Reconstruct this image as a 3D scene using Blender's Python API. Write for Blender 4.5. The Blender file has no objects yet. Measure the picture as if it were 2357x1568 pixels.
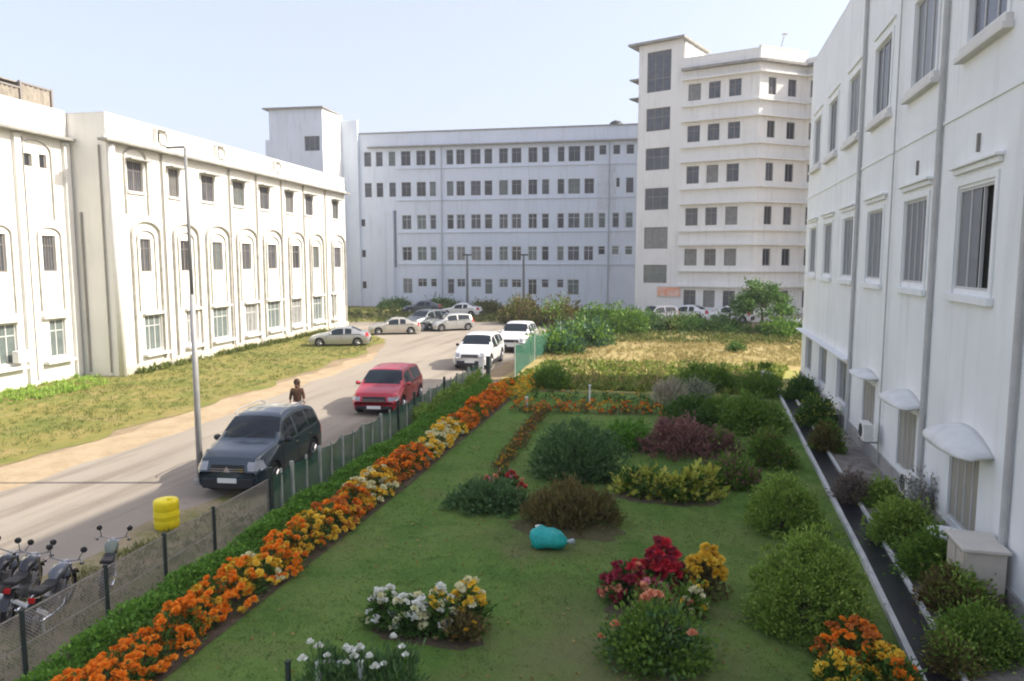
import bpy, math, random
import numpy as np
from mathutils import Matrix, Vector
R_ = math.radians
random.seed(7); rng = np.random.default_rng(7)
sc = bpy.context.scene
col = sc.collection

# ------------------------------------------------------------------ camera
CAM_H = 5.4
PITCH, YAW, FPX = R_(6.177), R_(13.863), 1700.0       # measured on a 2357 px wide picture
cd = bpy.data.cameras.new("camera"); cam = bpy.data.objects.new("camera", cd); col.objects.link(cam)
cd.sensor_width = 36; cd.lens = FPX / 2357 * 36; cd.clip_start = 0.1; cd.clip_end = 2000
cam.location = (0, 0, CAM_H); cam.rotation_euler = (math.pi / 2 - PITCH, 0, YAW)
sc.camera = cam
# ------------------------------------------------------------------ sky, sun, exposure
SUN_EL, SUN_AZ = R_(38.6), math.atan2(.97, .24)        # azimuth clockwise from +Y
w = bpy.data.worlds.new("World"); sc.world = w; w.use_nodes = True
nt = w.node_tree; nt.nodes.clear()
sky = nt.nodes.new("ShaderNodeTexSky"); sky.sky_type = 'NISHITA'; sky.sun_disc = False
sky.sun_elevation = SUN_EL; sky.sun_rotation = SUN_AZ
sky.air_density = 1.0; sky.dust_density = 5.0; sky.ozone_density = 2.0; sky.altitude = 50
bg = nt.nodes.new("ShaderNodeBackground"); bg.inputs[1].default_value = 0.15
wo = nt.nodes.new("ShaderNodeOutputWorld")
hz = nt.nodes.new("ShaderNodeMix"); hz.data_type = 'RGBA'; hz.inputs[0].default_value = .7   # thin even overcast veil over the clear sky
hz.inputs[7].default_value = (1.22, 1.20, 1.43, 1)
nt.links.new(sky.outputs[0], hz.inputs[6]); nt.links.new(hz.outputs[2], bg.inputs[0]); nt.links.new(bg.outputs[0], wo.inputs[0])
sl = bpy.data.lights.new("sun", 'SUN'); sl.energy = 2.0; sl.angle = R_(0.6); sl.color = (1, .94, .84)
so = bpy.data.objects.new("sun", sl); col.objects.link(so)
sdir = Vector((math.sin(SUN_AZ) * math.cos(SUN_EL), math.cos(SUN_AZ) * math.cos(SUN_EL), math.sin(SUN_EL)))
so.rotation_euler = sdir.to_track_quat('Z', 'Y').to_euler(); so.location = (30, 10, 40)
sc.view_settings.view_transform = 'Standard'; sc.view_settings.look = 'None'
sc.view_settings.gamma = 1; sc.view_settings.use_curve_mapping = False
sc.view_settings.exposure = 1.93
sc.cycles.filter_width = 2.0
sc.cycles.max_bounces = 6; sc.cycles.transparent_max_bounces = 12
sc.cycles.use_denoising = True

# ------------------------------------------------------------------ helpers
def at(px, py, z=0.0):
    """point of height z seen at a pixel of the 2357 x 1568 picture"""
    u, v = (px - 1178.5) / FPX, (784 - py) / FPX
    F = Vector((-math.sin(YAW) * math.cos(PITCH), math.cos(YAW) * math.cos(PITCH), -math.sin(PITCH)))
    Rr = Vector((math.cos(YAW), math.sin(YAW), 0))
    U = Vector((-math.sin(YAW) * math.sin(PITCH), math.cos(YAW) * math.sin(PITCH), math.cos(PITCH)))
    d = F + Rr * u + U * v
    t = (z - CAM_H) / d.z
    return d.x * t, d.y * t

def meta(o, label=None, cat=None, group=None, kind=None):
    if label: o["label"] = label
    if cat: o["category"] = cat
    if group: o["group"] = group
    if kind: o["kind"] = kind
    return o

def thing(name, label, cat, loc=(0, 0, 0), rz=0.0, group=None):
    o = bpy.data.objects.new(name, None); col.objects.link(o)
    o.location = loc; o.rotation_euler = (0, 0, rz); o.empty_display_size = .2
    return meta(o, label, cat, group)

def link(name, me, parent=None, loc=None, rz=None):
    o = bpy.data.objects.new(name, me); col.objects.link(o)
    if parent: o.parent = parent
    if loc is not None: o.location = loc
    if rz is not None: o.rotation_euler = (0, 0, rz) if not isinstance(rz, tuple) else rz
    return o

def copy_tree(o, parent=None):
    c = o.copy(); col.objects.link(c)
    if parent: c.parent = parent
    for ch in list(o.children): copy_tree(ch, c)
    return c

class MB:
    def __init__(s): s.v = []; s.f = []
    def add(s, vs, fs):
        b = len(s.v); s.v += [tuple(p) for p in vs]; s.f += [tuple(i + b for i in f) for f in fs]; return s
    def box(s, x0, x1, y0, y1, z0, z1):
        return s.add([(x0, y0, z0), (x1, y0, z0), (x1, y1, z0), (x0, y1, z0), (x0, y0, z1), (x1, y0, z1), (x1, y1, z1), (x0, y1, z1)],
                     [(0, 3, 2, 1), (4, 5, 6, 7), (0, 1, 5, 4), (1, 2, 6, 5), (2, 3, 7, 6), (3, 0, 4, 7)])
    def prism(s, pts, z0, z1):
        n = len(pts)
        return s.add([(x, y, z0) for x, y in pts] + [(x, y, z1) for x, y in pts],
                     [tuple(range(n))[::-1], tuple(range(n, 2 * n))] + [(i, (i + 1) % n, n + (i + 1) % n, n + i) for i in range(n)])
    def prism_y(s, pts, y0, y1):      # outline in x,z
        n = len(pts)
        return s.add([(x, y0, z) for x, z in pts] + [(x, y1, z) for x, z in pts],
                     [tuple(range(n)), tuple(range(n, 2 * n))[::-1]] + [(i, n + i, n + (i + 1) % n, (i + 1) % n) for i in range(n)])
    def tube(s, pts, r, n=8, caps=True):
        pts = [Vector(p) for p in pts]; rs = r if isinstance(r, (list, tuple)) else [r] * len(pts)
        rings = []; vs = []
        for i, p in enumerate(pts):
            d = (pts[min(i + 1, len(pts) - 1)] - pts[max(i - 1, 0)]).normalized()
            a = d.orthogonal().normalized() if i == 0 else (pa - d * pa.dot(d)).normalized()
            pa = a; b = d.cross(a)
            for k in range(n):
                t = 2 * math.pi * k / n
                vs.append(p + (a * math.cos(t) + b * math.sin(t)) * rs[i])
        fs = [(i * n + k, i * n + (k + 1) % n, (i + 1) * n + (k + 1) % n, (i + 1) * n + k) for i in range(len(pts) - 1) for k in range(n)]
        if caps: fs += [tuple(range(n))[::-1], tuple(range((len(pts) - 1) * n, len(pts) * n))]
        return s.add(vs, fs)
    def lathe(s, prof, c=(0, 0, 0), axis='z', n=16):
        vs = []
        for r, h in prof:
            for k in range(n):
                t = 2 * math.pi * k / n; a, b = r * math.cos(t), r * math.sin(t)
                p = (a, b, h) if axis == 'z' else ((a, h, b) if axis == 'y' else (h, a, b))
                vs.append((p[0] + c[0], p[1] + c[1], p[2] + c[2]))
        m = len(prof)
        fs = [(i * n + k, i * n + (k + 1) % n, (i + 1) * n + (k + 1) % n, (i + 1) * n + k) for i in range(m - 1) for k in range(n)]
        fs += [tuple(range(n))[::-1], tuple(range((m - 1) * n, m * n))]
        return s.add(vs, fs)
    def ball(s, c, r, n=8, m=6, sz=1.0):
        return s.lathe([(max(1e-3, r * math.sin(math.pi * i / m)), -r * sz * math.cos(math.pi * i / m)) for i in range(m + 1)], c, 'z', n)
    def mesh(s, name, mat, smooth=False):
        me = bpy.data.meshes.new(name); me.from_pydata(s.v, [], s.f); me.materials.append(mat)
        if smooth: me.polygons.foreach_set('use_smooth', [True] * len(me.polygons))
        me.update(); return me
    def build(s, name, mat, parent=None, smooth=False, bevel=0, **k):
        o = link(name, s.mesh(name, mat, smooth), parent, k.get('loc'), k.get('rz'))
        if bevel:
            b = o.modifiers.new('b', 'BEVEL'); b.width = bevel; b.segments = 2; b.limit_method = 'ANGLE'
        return o

# ------------------------------------------------------------------ materials
MATS = {}
def pbr(name, c, rough=.8, metal=0., spec=.3, var=0., scale=3., c2=None, bump=0., bscale=40., coat=0., streak=0., transl=0., alpha=1.):
    if name in MATS: return MATS[name]
    m = bpy.data.materials.new(name); m.use_nodes = True; n = m.node_tree.nodes; L = m.node_tree.links
    b = n['Principled BSDF']; b.inputs['Base Color'].default_value = (*c, 1); b.inputs['Roughness'].default_value = rough
    b.inputs['Metallic'].default_value = metal; b.inputs['Specular IOR Level'].default_value = spec
    b.inputs['Coat Weight'].default_value = coat; b.inputs['Alpha'].default_value = alpha
    b.inputs['Coat Roughness'].default_value = .05
    g = n.new('ShaderNodeNewGeometry')
    last = None
    if var or c2:
        t = n.new('ShaderNodeTexNoise'); t.inputs['Scale'].default_value = scale; t.inputs['Detail'].default_value = 6; t.inputs['Roughness'].default_value = .62
        L.new(g.outputs['Position'], t.inputs['Vector'])
        mx = n.new('ShaderNodeMix'); mx.data_type = 'RGBA'
        mr = n.new('ShaderNodeMapRange'); mr.inputs[1].default_value = .35; mr.inputs[2].default_value = .65
        L.new(t.outputs[0], mr.inputs[0]); L.new(mr.outputs[0], mx.inputs[0])
        cc = c2 or tuple(x * (1 - var) for x in c)
        mx.inputs[6].default_value = (*c, 1); mx.inputs[7].default_value = (*cc, 1)
        last = mx.outputs[2]
        if streak:
            mp = n.new('ShaderNodeMapping'); mp.inputs['Scale'].default_value = (1.3, 1.3, .12)
            L.new(g.outputs['Position'], mp.inputs[0])
            t2 = n.new('ShaderNodeTexNoise'); t2.inputs['Scale'].default_value = 2.2; t2.inputs['Detail'].default_value = 7; t2.inputs['Roughness'].default_value = .7
            L.new(mp.outputs[0], t2.inputs['Vector'])
            mr2 = n.new('ShaderNodeMapRange'); mr2.inputs[1].default_value = .52; mr2.inputs[2].default_value = .8; mr2.inputs[4].default_value = streak
            L.new(t2.outputs[0], mr2.inputs[0])
            m3 = n.new('ShaderNodeMix'); m3.data_type = 'RGBA'; m3.inputs[7].default_value = (.30, .30, .27, 1)
            L.new(mr2.outputs[0], m3.inputs[0]); L.new(last, m3.inputs[6]); last = m3.outputs[2]
        L.new(last, b.inputs['Base Color'])
    if bump:
        t = n.new('ShaderNodeTexNoise'); t.inputs['Scale'].default_value = bscale; t.inputs['Detail'].default_value = 5
        L.new(g.outputs['Position'], t.inputs['Vector'])
        bp = n.new('ShaderNodeBump'); bp.inputs['Strength'].default_value = bump; bp.inputs['Distance'].default_value = .03
        L.new(t.outputs[0], bp.inputs['Height']); L.new(bp.outputs[0], b.inputs['Normal'])
    MATS[name] = m; return m

def leafmat(name, c, c2, rough=.55, transl=.25, c3=None):
    """foliage: colour differs from leaf to leaf"""
    m = bpy.data.materials.new(name); m.use_nodes = True; n = m.node_tree.nodes; L = m.node_tree.links
    b = n['Principled BSDF']; b.inputs['Roughness'].default_value = rough; b.inputs['Specular IOR Level'].default_value = .25
    g = n.new('ShaderNodeNewGeometry'); r = n.new('ShaderNodeValToRGB')
    e = r.color_ramp.elements; e[0].color = (*c, 1); e[1].color = (*c2, 1)
    if c3: k = e.new(.85); k.color = (*c2, 1); e[2].color = (*c3, 1)
    L.new(g.outputs['Random Per Island'], r.inputs[0]); L.new(r.outputs[0], b.inputs['Base Color'])
    tr = n.new('ShaderNodeBsdfTranslucent'); L.new(r.outputs[0], tr.inputs[0])
    mx = n.new('ShaderNodeMixShader'); mx.inputs[0].default_value = transl
    L.new(b.outputs[0], mx.inputs[1]); L.new(tr.outputs[0], mx.inputs[2]); L.new(mx.outputs[0], n['Material Output'].inputs[0])
    return m

def groundmat(name, layers, bump=.4, bscale=30., rough=.95):
    """colour built from noise layers: first is (colour); others (colour, scale, lo, hi, amount)"""
    m = bpy.data.materials.new(name); m.use_nodes = True; n = m.node_tree.nodes; L = m.node_tree.links
    b = n['Principled BSDF']; b.inputs['Roughness'].default_value = rough; b.inputs['Specular IOR Level'].default_value = .12
    g = n.new('ShaderNodeNewGeometry'); last = None
    for i, l in enumerate(layers):
        if i == 0: base = l; continue
        c, s, lo, hi, amt = l[:5]
        t = n.new('ShaderNodeTexNoise'); t.inputs['Scale'].default_value = s; t.inputs['Detail'].default_value = 8; t.inputs['Roughness'].default_value = .65
        mp = n.new('ShaderNodeMapping'); mp.inputs['Location'].default_value = (i * 13.7, i * 7.1, 0)
        if len(l) > 5: mp.inputs['Scale'].default_value = l[5]
        L.new(g.outputs['Position'], mp.inputs[0]); L.new(mp.outputs[0], t.inputs['Vector'])
        mr = n.new('ShaderNodeMapRange'); mr.inputs[1].default_value = lo; mr.inputs[2].default_value = hi; mr.inputs[4].default_value = amt
        L.new(t.outputs[0], mr.inputs[0])
        mx = n.new('ShaderNodeMix'); mx.data_type = 'RGBA'; mx.inputs[7].default_value = (*c, 1)
        if last: L.new(last, mx.inputs[6])
        else: mx.inputs[6].default_value = (*base, 1)
        L.new(mr.outputs[0], mx.inputs[0]); last = mx.outputs[2]
    L.new(last, b.inputs['Base Color'])
    t = n.new('ShaderNodeTexNoise'); t.inputs['Scale'].default_value = bscale; t.inputs['Detail'].default_value = 6
    L.new(g.outputs['Position'], t.inputs['Vector'])
    bp = n.new('ShaderNodeBump'); bp.inputs['Strength'].default_value = bump; bp.inputs['Distance'].default_value = .04
    L.new(t.outputs[0], bp.inputs['Height']); L.new(bp.outputs[0], b.inputs['Normal'])
    MATS[name] = m; return m

PL_R = pbr('plaster_right', (.82, .84, .83), .85, var=.07, scale=.6, streak=.3, bump=.12, bscale=9)
PL_L = pbr('plaster_left', (.76, .74, .68), .85, var=.06, scale=.7, streak=.18, bump=.1, bscale=9)
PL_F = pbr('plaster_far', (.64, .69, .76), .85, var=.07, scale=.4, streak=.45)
PL_T = pbr('plaster_tall', (.76, .75, .71), .85, var=.07, scale=.5, streak=.4)
TRIM = pbr('trim_white', (.70, .69, .65), .8, var=.08, scale=2, streak=.25)
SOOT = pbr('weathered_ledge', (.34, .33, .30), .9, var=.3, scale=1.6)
GLS = [pbr('pane_dark', (.028, .03, .036), .12, spec=.6), pbr('pane_grey', (.10, .105, .12), .2, spec=.5, var=.4, scale=2),
       pbr('pane_curtain', (.24, .24, .23), .35, spec=.5, var=.35, scale=3), pbr('pane_green', (.15, .18, .17), .25, spec=.5, var=.3, scale=2)]
FROST = pbr('pane_frosted', (.19, .195, .2), .3, spec=.5, var=.12, scale=1.2)
FROST_W = pbr('pane_frosted_warm', (.40, .37, .31), .35, spec=.4, var=.15, scale=1.5)
FRM = pbr('window_frame', (.55, .55, .53), .5); FRM_D = pbr('window_frame_brown', (.22, .2, .18), .6)
BLK = pbr('unlit_black', (.012, .011, .01), .9); IRON = pbr('dark_iron', (.04, .045, .045), .6)  # the black stands in for unlit depth behind openings
CONC = pbr('concrete', (.38, .37, .34), .9, var=.25, scale=2, bump=.3, bscale=30)
STEEL = pbr('galvanised', (.42, .42, .41), .45, metal=.5)

# ------------------------------------------------------------------ the ground
def sheet(name, pts, z, mat, kind='structure', n=1):
    me = bpy.data.meshes.new(name); me.from_pydata([(x, y, z) for x, y in pts], [], [tuple(range(len(pts)))]); me.materials.append(mat)
    o = link(name, me); o['kind'] = kind; return o
DIRT = groundmat('dirt', [(.28, .21, .13), ((.22, .16, .10), .6, .4, .65, .9), ((.17, .16, .07), 1.6, .52, .68, .7), ((.36, .29, .2), 7, .5, .7, .6)])
sheet('ground', [(-500, -80), (500, -80), (500, 700), (-500, 700)], 0, DIRT)
ROADM = groundmat('road_dusty', [(.27, .235, .19), ((.32, .28, .225), .35, .4, .62, .9, (1, .3, 1)), ((.17, .14, .11), 1.1, .52, .66, .75, (1, .07, 1)), ((.34, .29, .23), 20, .45, .7, .35), ((.15, .13, .11), 1.1, .63, .72, .5)], bump=.15, bscale=60)
SANDM = groundmat('sand_verge', [(.40, .31, .20), ((.31, .23, .14), 1.2, .42, .65, .8), ((.26, .21, .11), 6, .5, .7, .6)])
def curve_strip(name, left, right, z, mat, amp=0.25, seed=0, step=.6):
    """strip between two polylines x(y), ragged edges"""
    r = np.random.default_rng(seed); ys = np.arange(left[0][1], left[-1][1] + .01, step)
    lx = np.interp(ys, [p[1] for p in left], [p[0] for p in left]); rx = np.interp(ys, [p[1] for p in right], [p[0] for p in right])
    def rag(): 
        a = r.normal(0, amp, len(ys)); return np.convolve(a, [.25, .5, .25], 'same')
    lx = lx + rag(); rx = rx + rag(); vs = []; fs = []
    for i, y in enumerate(ys):
        vs += [(lx[i], y, z), (rx[i], y, z)]
        if i: fs.append((2 * i - 2, 2 * i - 1, 2 * i + 1, 2 * i))
    me = bpy.data.meshes.new(name); me.from_pydata(vs, [], fs); me.materials.append(mat)
    o = link(name, me); o['kind'] = 'structure'; return o
curve_strip('sand_verge', [(-17.2, -10), (-17.4, 20), (-18.0, 38), (-17.5, 50)], [(-13, -10), (-13, 20), (-13, 38), (-13, 50)], .004, SANDM, .35, 1)
curve_strip('road', [(-15.6, -10), (-15.7, 20), (-17.0, 37), (-20, 46), (-34, 56), (-36, 66)], [(-10.4, -10), (-10.4, 12), (-9.9, 24), (-9.5, 40), (-9.0, 52), (-8.8, 66)], .008, ROADM, .12, 2)
VERGE = groundmat('verge_grass', [(.22, .19, .055), ((.13, .155, .035), .5, .42, .6, .9), ((.30, .22, .10), .9, .5, .66, .8), ((.09, .12, .025), 5, .5, .72, .6), ((.27, .23, .09), 18, .5, .7, .5)], bump=.7, bscale=16)
curve_strip('grass_verge', [(-60, -10), (-60, 47), (-60, 60)], [(-17.4, -10), (-17.7, 20), (-18.6, 38), (-20.4, 47), (-32, 60)], .012, VERGE, .4, 3)
SIDEG = groundmat('shoulder', [(.30, .24, .15), ((.16, .17, .05), .9, .46, .6, .85), ((.38, .31, .2), 3, .5, .7, .6), ((.12, .15, .035), 9, .5, .7, .5)], bump=.6)
curve_strip('road_shoulder', [(-10.8, -10), (-10.8, 12), (-10.0, 20), (-9.6, 30)], [(-7.9, -10), (-8.0, 12), (-8.3, 20), (-8.6, 30)], .012, SIDEG, .25, 4)

LAWNM = groundmat('lawn_mown', [(.12, .22, .04), ((.165, .22, .06), .22, .42, .62, .9), ((.08, .165, .03), .6, .47, .62, .9), ((.19, .165, .075), .45, .57, .70, .8), ((.16, .22, .05), 22, .45, .66, .55), ((.04, .075, .02), 9, .52, .70, .5)], bump=.6, bscale=55)
def worn(m, cx, cy, rx, ry, c, amt):
    n = m.node_tree.nodes; L = m.node_tree.links; b = n['Principled BSDF']; src = b.inputs['Base Color'].links[0].from_socket
    g = n.new('ShaderNodeNewGeometry'); mp = n.new('ShaderNodeMapping'); mp.vector_type = 'POINT'
    mp.inputs['Scale'].default_value = (1 / rx, 1 / ry, 0); mp.inputs['Location'].default_value = (-cx / rx, -cy / ry, 0); L.new(g.outputs['Position'], mp.inputs[0])
    ln = n.new('ShaderNodeVectorMath'); ln.operation = 'LENGTH'; L.new(mp.outputs[0], ln.inputs[0])
    t = n.new('ShaderNodeTexNoise'); t.inputs['Scale'].default_value = 1.1; t.inputs['Detail'].default_value = 6; L.new(g.outputs['Position'], t.inputs['Vector'])
    ad = n.new('ShaderNodeMath'); ad.operation = 'MULTIPLY_ADD'; L.new(t.outputs[0], ad.inputs[0]); ad.inputs[1].default_value = 1.3; L.new(ln.outputs['Value'], ad.inputs[2])
    mr = n.new('ShaderNodeMapRange'); mr.inputs[1].default_value = 1.75; mr.inputs[2].default_value = .95; mr.inputs[4].default_value = amt; L.new(ad.outputs[0], mr.inputs[0])
    mx = n.new('ShaderNodeMix'); mx.data_type = 'RGBA'; L.new(mr.outputs[0], mx.inputs[0]); L.new(src, mx.inputs[6]); mx.inputs[7].default_value = (*c, 1); L.new(mx.outputs[2], b.inputs['Base Color'])
worn(LAWNM, -.9, 9.3, 2.2, 3.0, (.18, .16, .075), .7)
worn(LAWNM, -2.6, 13.6, 1.5, 1.0, (.15, .14, .06), .6)
sheet('lawn', [(-8.05, 2), (3.05, 2), (3.35, 30.5), (-8.7, 29.2)], .018, LAWNM)
BEDM = groundmat('bed_soil', [(.10, .075, .05), ((.16, .12, .08), 3, .45, .65, .8), ((.07, .08, .03), 6, .52, .7, .6)], bump=.8, bscale=20)
FIELD = groundmat('dry_field', [(.34, .27, .11), ((.40, .32, .16), .5, .42, .6, .9, (.4, 1, 1)), ((.2, .19, .05), .35, .52, .68, .85, (.4, 1, 1)), ((.24, .17, .06), 5, .5, .68, .5), ((.4, .32, .16), 14, .52, .7, .5)], bump=.8, bscale=9)
sheet('dry_field', [(-8.6, 32.5), (14, 36), (14, 62), (-8.2, 57)], .012, FIELD)
VEG = groundmat('vegetable_plot_soil', [(.30, .28, .09), ((.20, .24, .05), .8, .45, .6, .9), ((.45, .38, .14), 2.5, .5, .65, .8)], bump=.8, bscale=10)
sheet('vegetable_plot', [(-8.2, 29.6), (5.0, 30.5), (5.2, 38.5), (-7.6, 38)], .022, VEG)

# ------------------------------------------------------------------ thin haze
m_ = bpy.data.meshes.new('haze'); X0, X1, Y0, Y1, Z0, Z1 = -120, 120, -25, 140, -1, 27.5
m_.from_pydata([(x, y, z) for z in (Z0, Z1) for x, y in ((X0, Y0), (X1, Y0), (X1, Y1), (X0, Y1))], [], [(3, 2, 1, 0), (4, 5, 6, 7), (0, 1, 5, 4), (1, 2, 6, 5), (2, 3, 7, 6), (3, 0, 4, 7)])
hm = bpy.data.materials.new('haze_air'); hm.use_nodes = True; hn = hm.node_tree.nodes; hn.remove(hn['Principled BSDF'])
pv = hn.new('ShaderNodeVolumePrincipled'); pv.inputs['Density'].default_value = .0008; pv.inputs['Color'].default_value = (.93, .96, 1, 1); pv.inputs['Anisotropy'].default_value = .2
hm.node_tree.links.new(pv.outputs[0], hn['Material Output'].inputs['Volume']); m_.materials.append(hm)
o = link('haze', m_); o['kind'] = 'stuff'

# ------------------------------------------------------------------ foliage machinery
def kites(P, D, S, width=.5, fold=.15):
    """P n,3 base points; D n,3 unit directions; S n sizes -> verts, quads"""
    n = len(P); r = rng.normal(size=(n, 3)); side = np.cross(D, r); side /= np.linalg.norm(side, axis=1)[:, None] + 1e-9
    up = np.cross(side, D); S = S[:, None]
    v = np.empty((n, 4, 3)); v[:, 0] = P; v[:, 1] = P + D * S * .5 + side * S * width * .5 + up * S * fold
    v[:, 2] = P + D * S; v[:, 3] = P + D * S * .5 - side * S * width * .5 + up * S * fold
    return v.reshape(-1, 3)
def quadmesh(name, V, mat):
    n = len(V) // 4; me = bpy.data.meshes.new(name)
    me.vertices.add(n * 4); me.vertices.foreach_set('co', V.astype(np.float32).ravel())
    me.loops.add(n * 4); me.loops.foreach_set('vertex_index', np.arange(n * 4, dtype=np.int32))
    me.polygons.add(n); me.polygons.foreach_set('loop_start', np.arange(0, n * 4, 4, dtype=np.int32)); me.polygons.foreach_set('loop_total', np.full(n, 4, dtype=np.int32))
    me.materials.append(mat); me.update(calc_edges=True); return me
def unit(a): return a / (np.linalg.norm(a, axis=1)[:, None] + 1e-9)
def crown_pts(rx, ry, rz, n, K, sig, cz=None, hollow=.55, flat=.02):
    """leaf points in clumps spread over an uneven ellipsoid"""
    d = unit(rng.normal(size=(K, 3))); d[:, 2] = np.abs(d[:, 2]) * .95 - .12 * (rng.random(K) < .4)
    rad = rng.uniform(hollow, 1.0, K) * rng.uniform(.88, 1.1, K)
    C = d * rad[:, None] * np.array([rx, ry, rz]); k = rng.integers(0, K, n)
    off = rng.normal(size=(n, 3)) * sig * rng.uniform(.6, 1.3, K)[k][:, None]
    P = C[k] + off; P[:, 2] += (cz if cz is not None else 0)
    out = unit(P * np.array([1 / rx, 1 / ry, 1 / rz]) + rng.normal(size=(n, 3)) * .55 + np.array([0, 0, .35]))
    ok = P[:, 2] > flat
    return P[ok], out[ok]
def foliage(name, mat, parent, rx, ry, rz, n, size, K=40, sig=.12, cz=0, width=.5, hollow=.55, loc=None, up=0):
    P, D = crown_pts(rx, ry, rz, n, K, sig, cz, hollow)
    if up: D = unit(D + np.array([0, 0, up]))
    S = size * rng.uniform(.6, 1.3, len(P))
    return link(name, quadmesh(name, kites(P, D, S, width), mat), parent, loc)
LF = dict(green=leafmat('leaf_green', (0.092, 0.195, 0.025), (0.215, 0.335, 0.052)),
          bright=leafmat('leaf_bright', (0.153, 0.288, 0.034), (0.368, 0.483, 0.098)),
          dark=leafmat('leaf_dark', (0.054, 0.132, 0.023), (0.123, 0.225, 0.040)),
          blue=leafmat('leaf_bluegreen', (0.068, 0.156, 0.052), (0.162, 0.264, 0.086)),
          purple=leafmat('leaf_purple', (0.177, 0.077, 0.070), (0.354, 0.177, 0.150), c3=(0.425, 0.260, 0.170)),
          brown=leafmat('leaf_brown', (0.118, 0.100, 0.030), (0.224, 0.171, 0.060), c3=(0.118, 0.189, 0.040)),
          lime=leafmat('leaf_lime', (.36, .42, .05), (.66, .62, .12), c3=(.10, .17, .03)),
          straw=leafmat('leaf_straw', (.27, .22, .075), (.42, .35, .15), c3=(.19, .21, .055)),
          weed=leafmat('leaf_weed', (.08, .12, .02), (.17, .19, .045), c3=(.27, .23, .09)),
          hedge=leafmat('leaf_hedge', (0.098, 0.238, 0.029), (0.221, 0.422, 0.057)),
          netg=leafmat('leaf_teal', (.04, .10, .05), (.09, .17, .09)))
WOOD = pbr('stem_wood', (.14, .10, .065), .9, var=.3, scale=8)

def stems(name, parent, h, spread, k, r=.012, mat=WOOD):
    b = MB()
    for i in range(k):
        a = random.uniform(0, 6.28); s = spread * random.uniform(.4, 1)
        b.tube([(random.uniform(-.04, .04), random.uniform(-.04, .04), 0), (math.cos(a) * s * .35, math.sin(a) * s * .35, h * .5), (math.cos(a) * s, math.sin(a) * s, h * random.uniform(.75, 1))], [r * 1.4, r, r * .4], 5)
    return b.build(name, mat, parent)

def shrub(name, label, cat, x, y, rx, ry, h, mat, n, size, K=50, sig=.13, group=None, width=.5, up=0, z=0, lift=0, mat2=None, n2=0, hollow=.55):
    t = thing(name, label, cat, (x, y, z), random.uniform(0, 6), group)
    foliage('foliage', mat, t, rx, ry, h * .86 - lift, n, size, K, sig, lift, width, up=up, hollow=hollow)
    if mat2: foliage('dry_foliage', mat2, t, rx * 1.02, ry * 1.02, h * .9 - lift, n2, size, max(6, K // 3), sig, lift, width, up=up, hollow=.8)
    if n > 3000:
        foliage('stray_shoots', mat, t, rx * 1.12, ry * 1.1, h * .97, int(n * .07), size * 1.1, max(14, K // 2), sig * .35, 0, width, up=1.2, hollow=.97)['kind'] = 'stuff'
    stems('stem', t, h * .7, rx * .7, 9, .014)
    return t

# ------------------------------------------------------------------ blooms
PET = {}
def petmat(name, c, c2):
    if name not in PET: PET[name] = leafmat('petal_' + name, c, c2, .6, .15)
    return PET[name]
P_OR = petmat('orange', (.85, .23, .015), (.95, .36, .03)); P_YE = petmat('yellow', (.88, .56, .04), (.95, .72, .10))
P_RED = petmat('red', (.50, .02, .03), (.66, .05, .07)); P_MAR = petmat('maroon', (.27, .02, .04), (.42, .06, .09))
P_PK = petmat('pink', (.7, .20, .28), (.85, .45, .45)); P_WH = petmat('white', (.78, .78, .66), (.88, .88, .80))
P_CR = petmat('cream', (.75, .70, .38), (.85, .82, .55)); P_RU = petmat('rust', (.52, .15, .03), (.7, .26, .05))
P_GO = petmat('gold', (.70, .42, .03), (.82, .52, .05)); P_SAL = petmat('salmon', (.75, .30, .16), (.85, .42, .25))
def bloom_mesh(name, mat, r, petals=11, rings=2, cup=.5):
    """layered petals round a centre"""
    P = []; D = []; S = []
    for k in range(rings):
        m = petals - 3 * k
        for i in range(m):
            a = 2 * math.pi * (i + .5 * k) / m + random.uniform(-.15, .15); e = .15 + cup * k + random.uniform(-.1, .15)
            d = (math.cos(a) * math.cos(e), math.sin(a) * math.cos(e), math.sin(e))
            P.append((d[0] * r * .05, d[1] * r * .05, r * .12 * k)); D.append(d); S.append(r * (1 - .18 * k))
    P.append((0, 0, 0)); D.append((0, 0, 1)); S.append(r * .7)
    return quadmesh(name, kites(np.array(P), unit(np.array(D)), np.array(S), .85, .1), mat)
BL = {}
def blooms_of(key, mat, r, **k):
    if key not in BL: BL[key] = [bloom_mesh('bloom', mat, r * s, **k) for s in (.85, 1, 1.15)]
    return BL[key]
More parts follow.
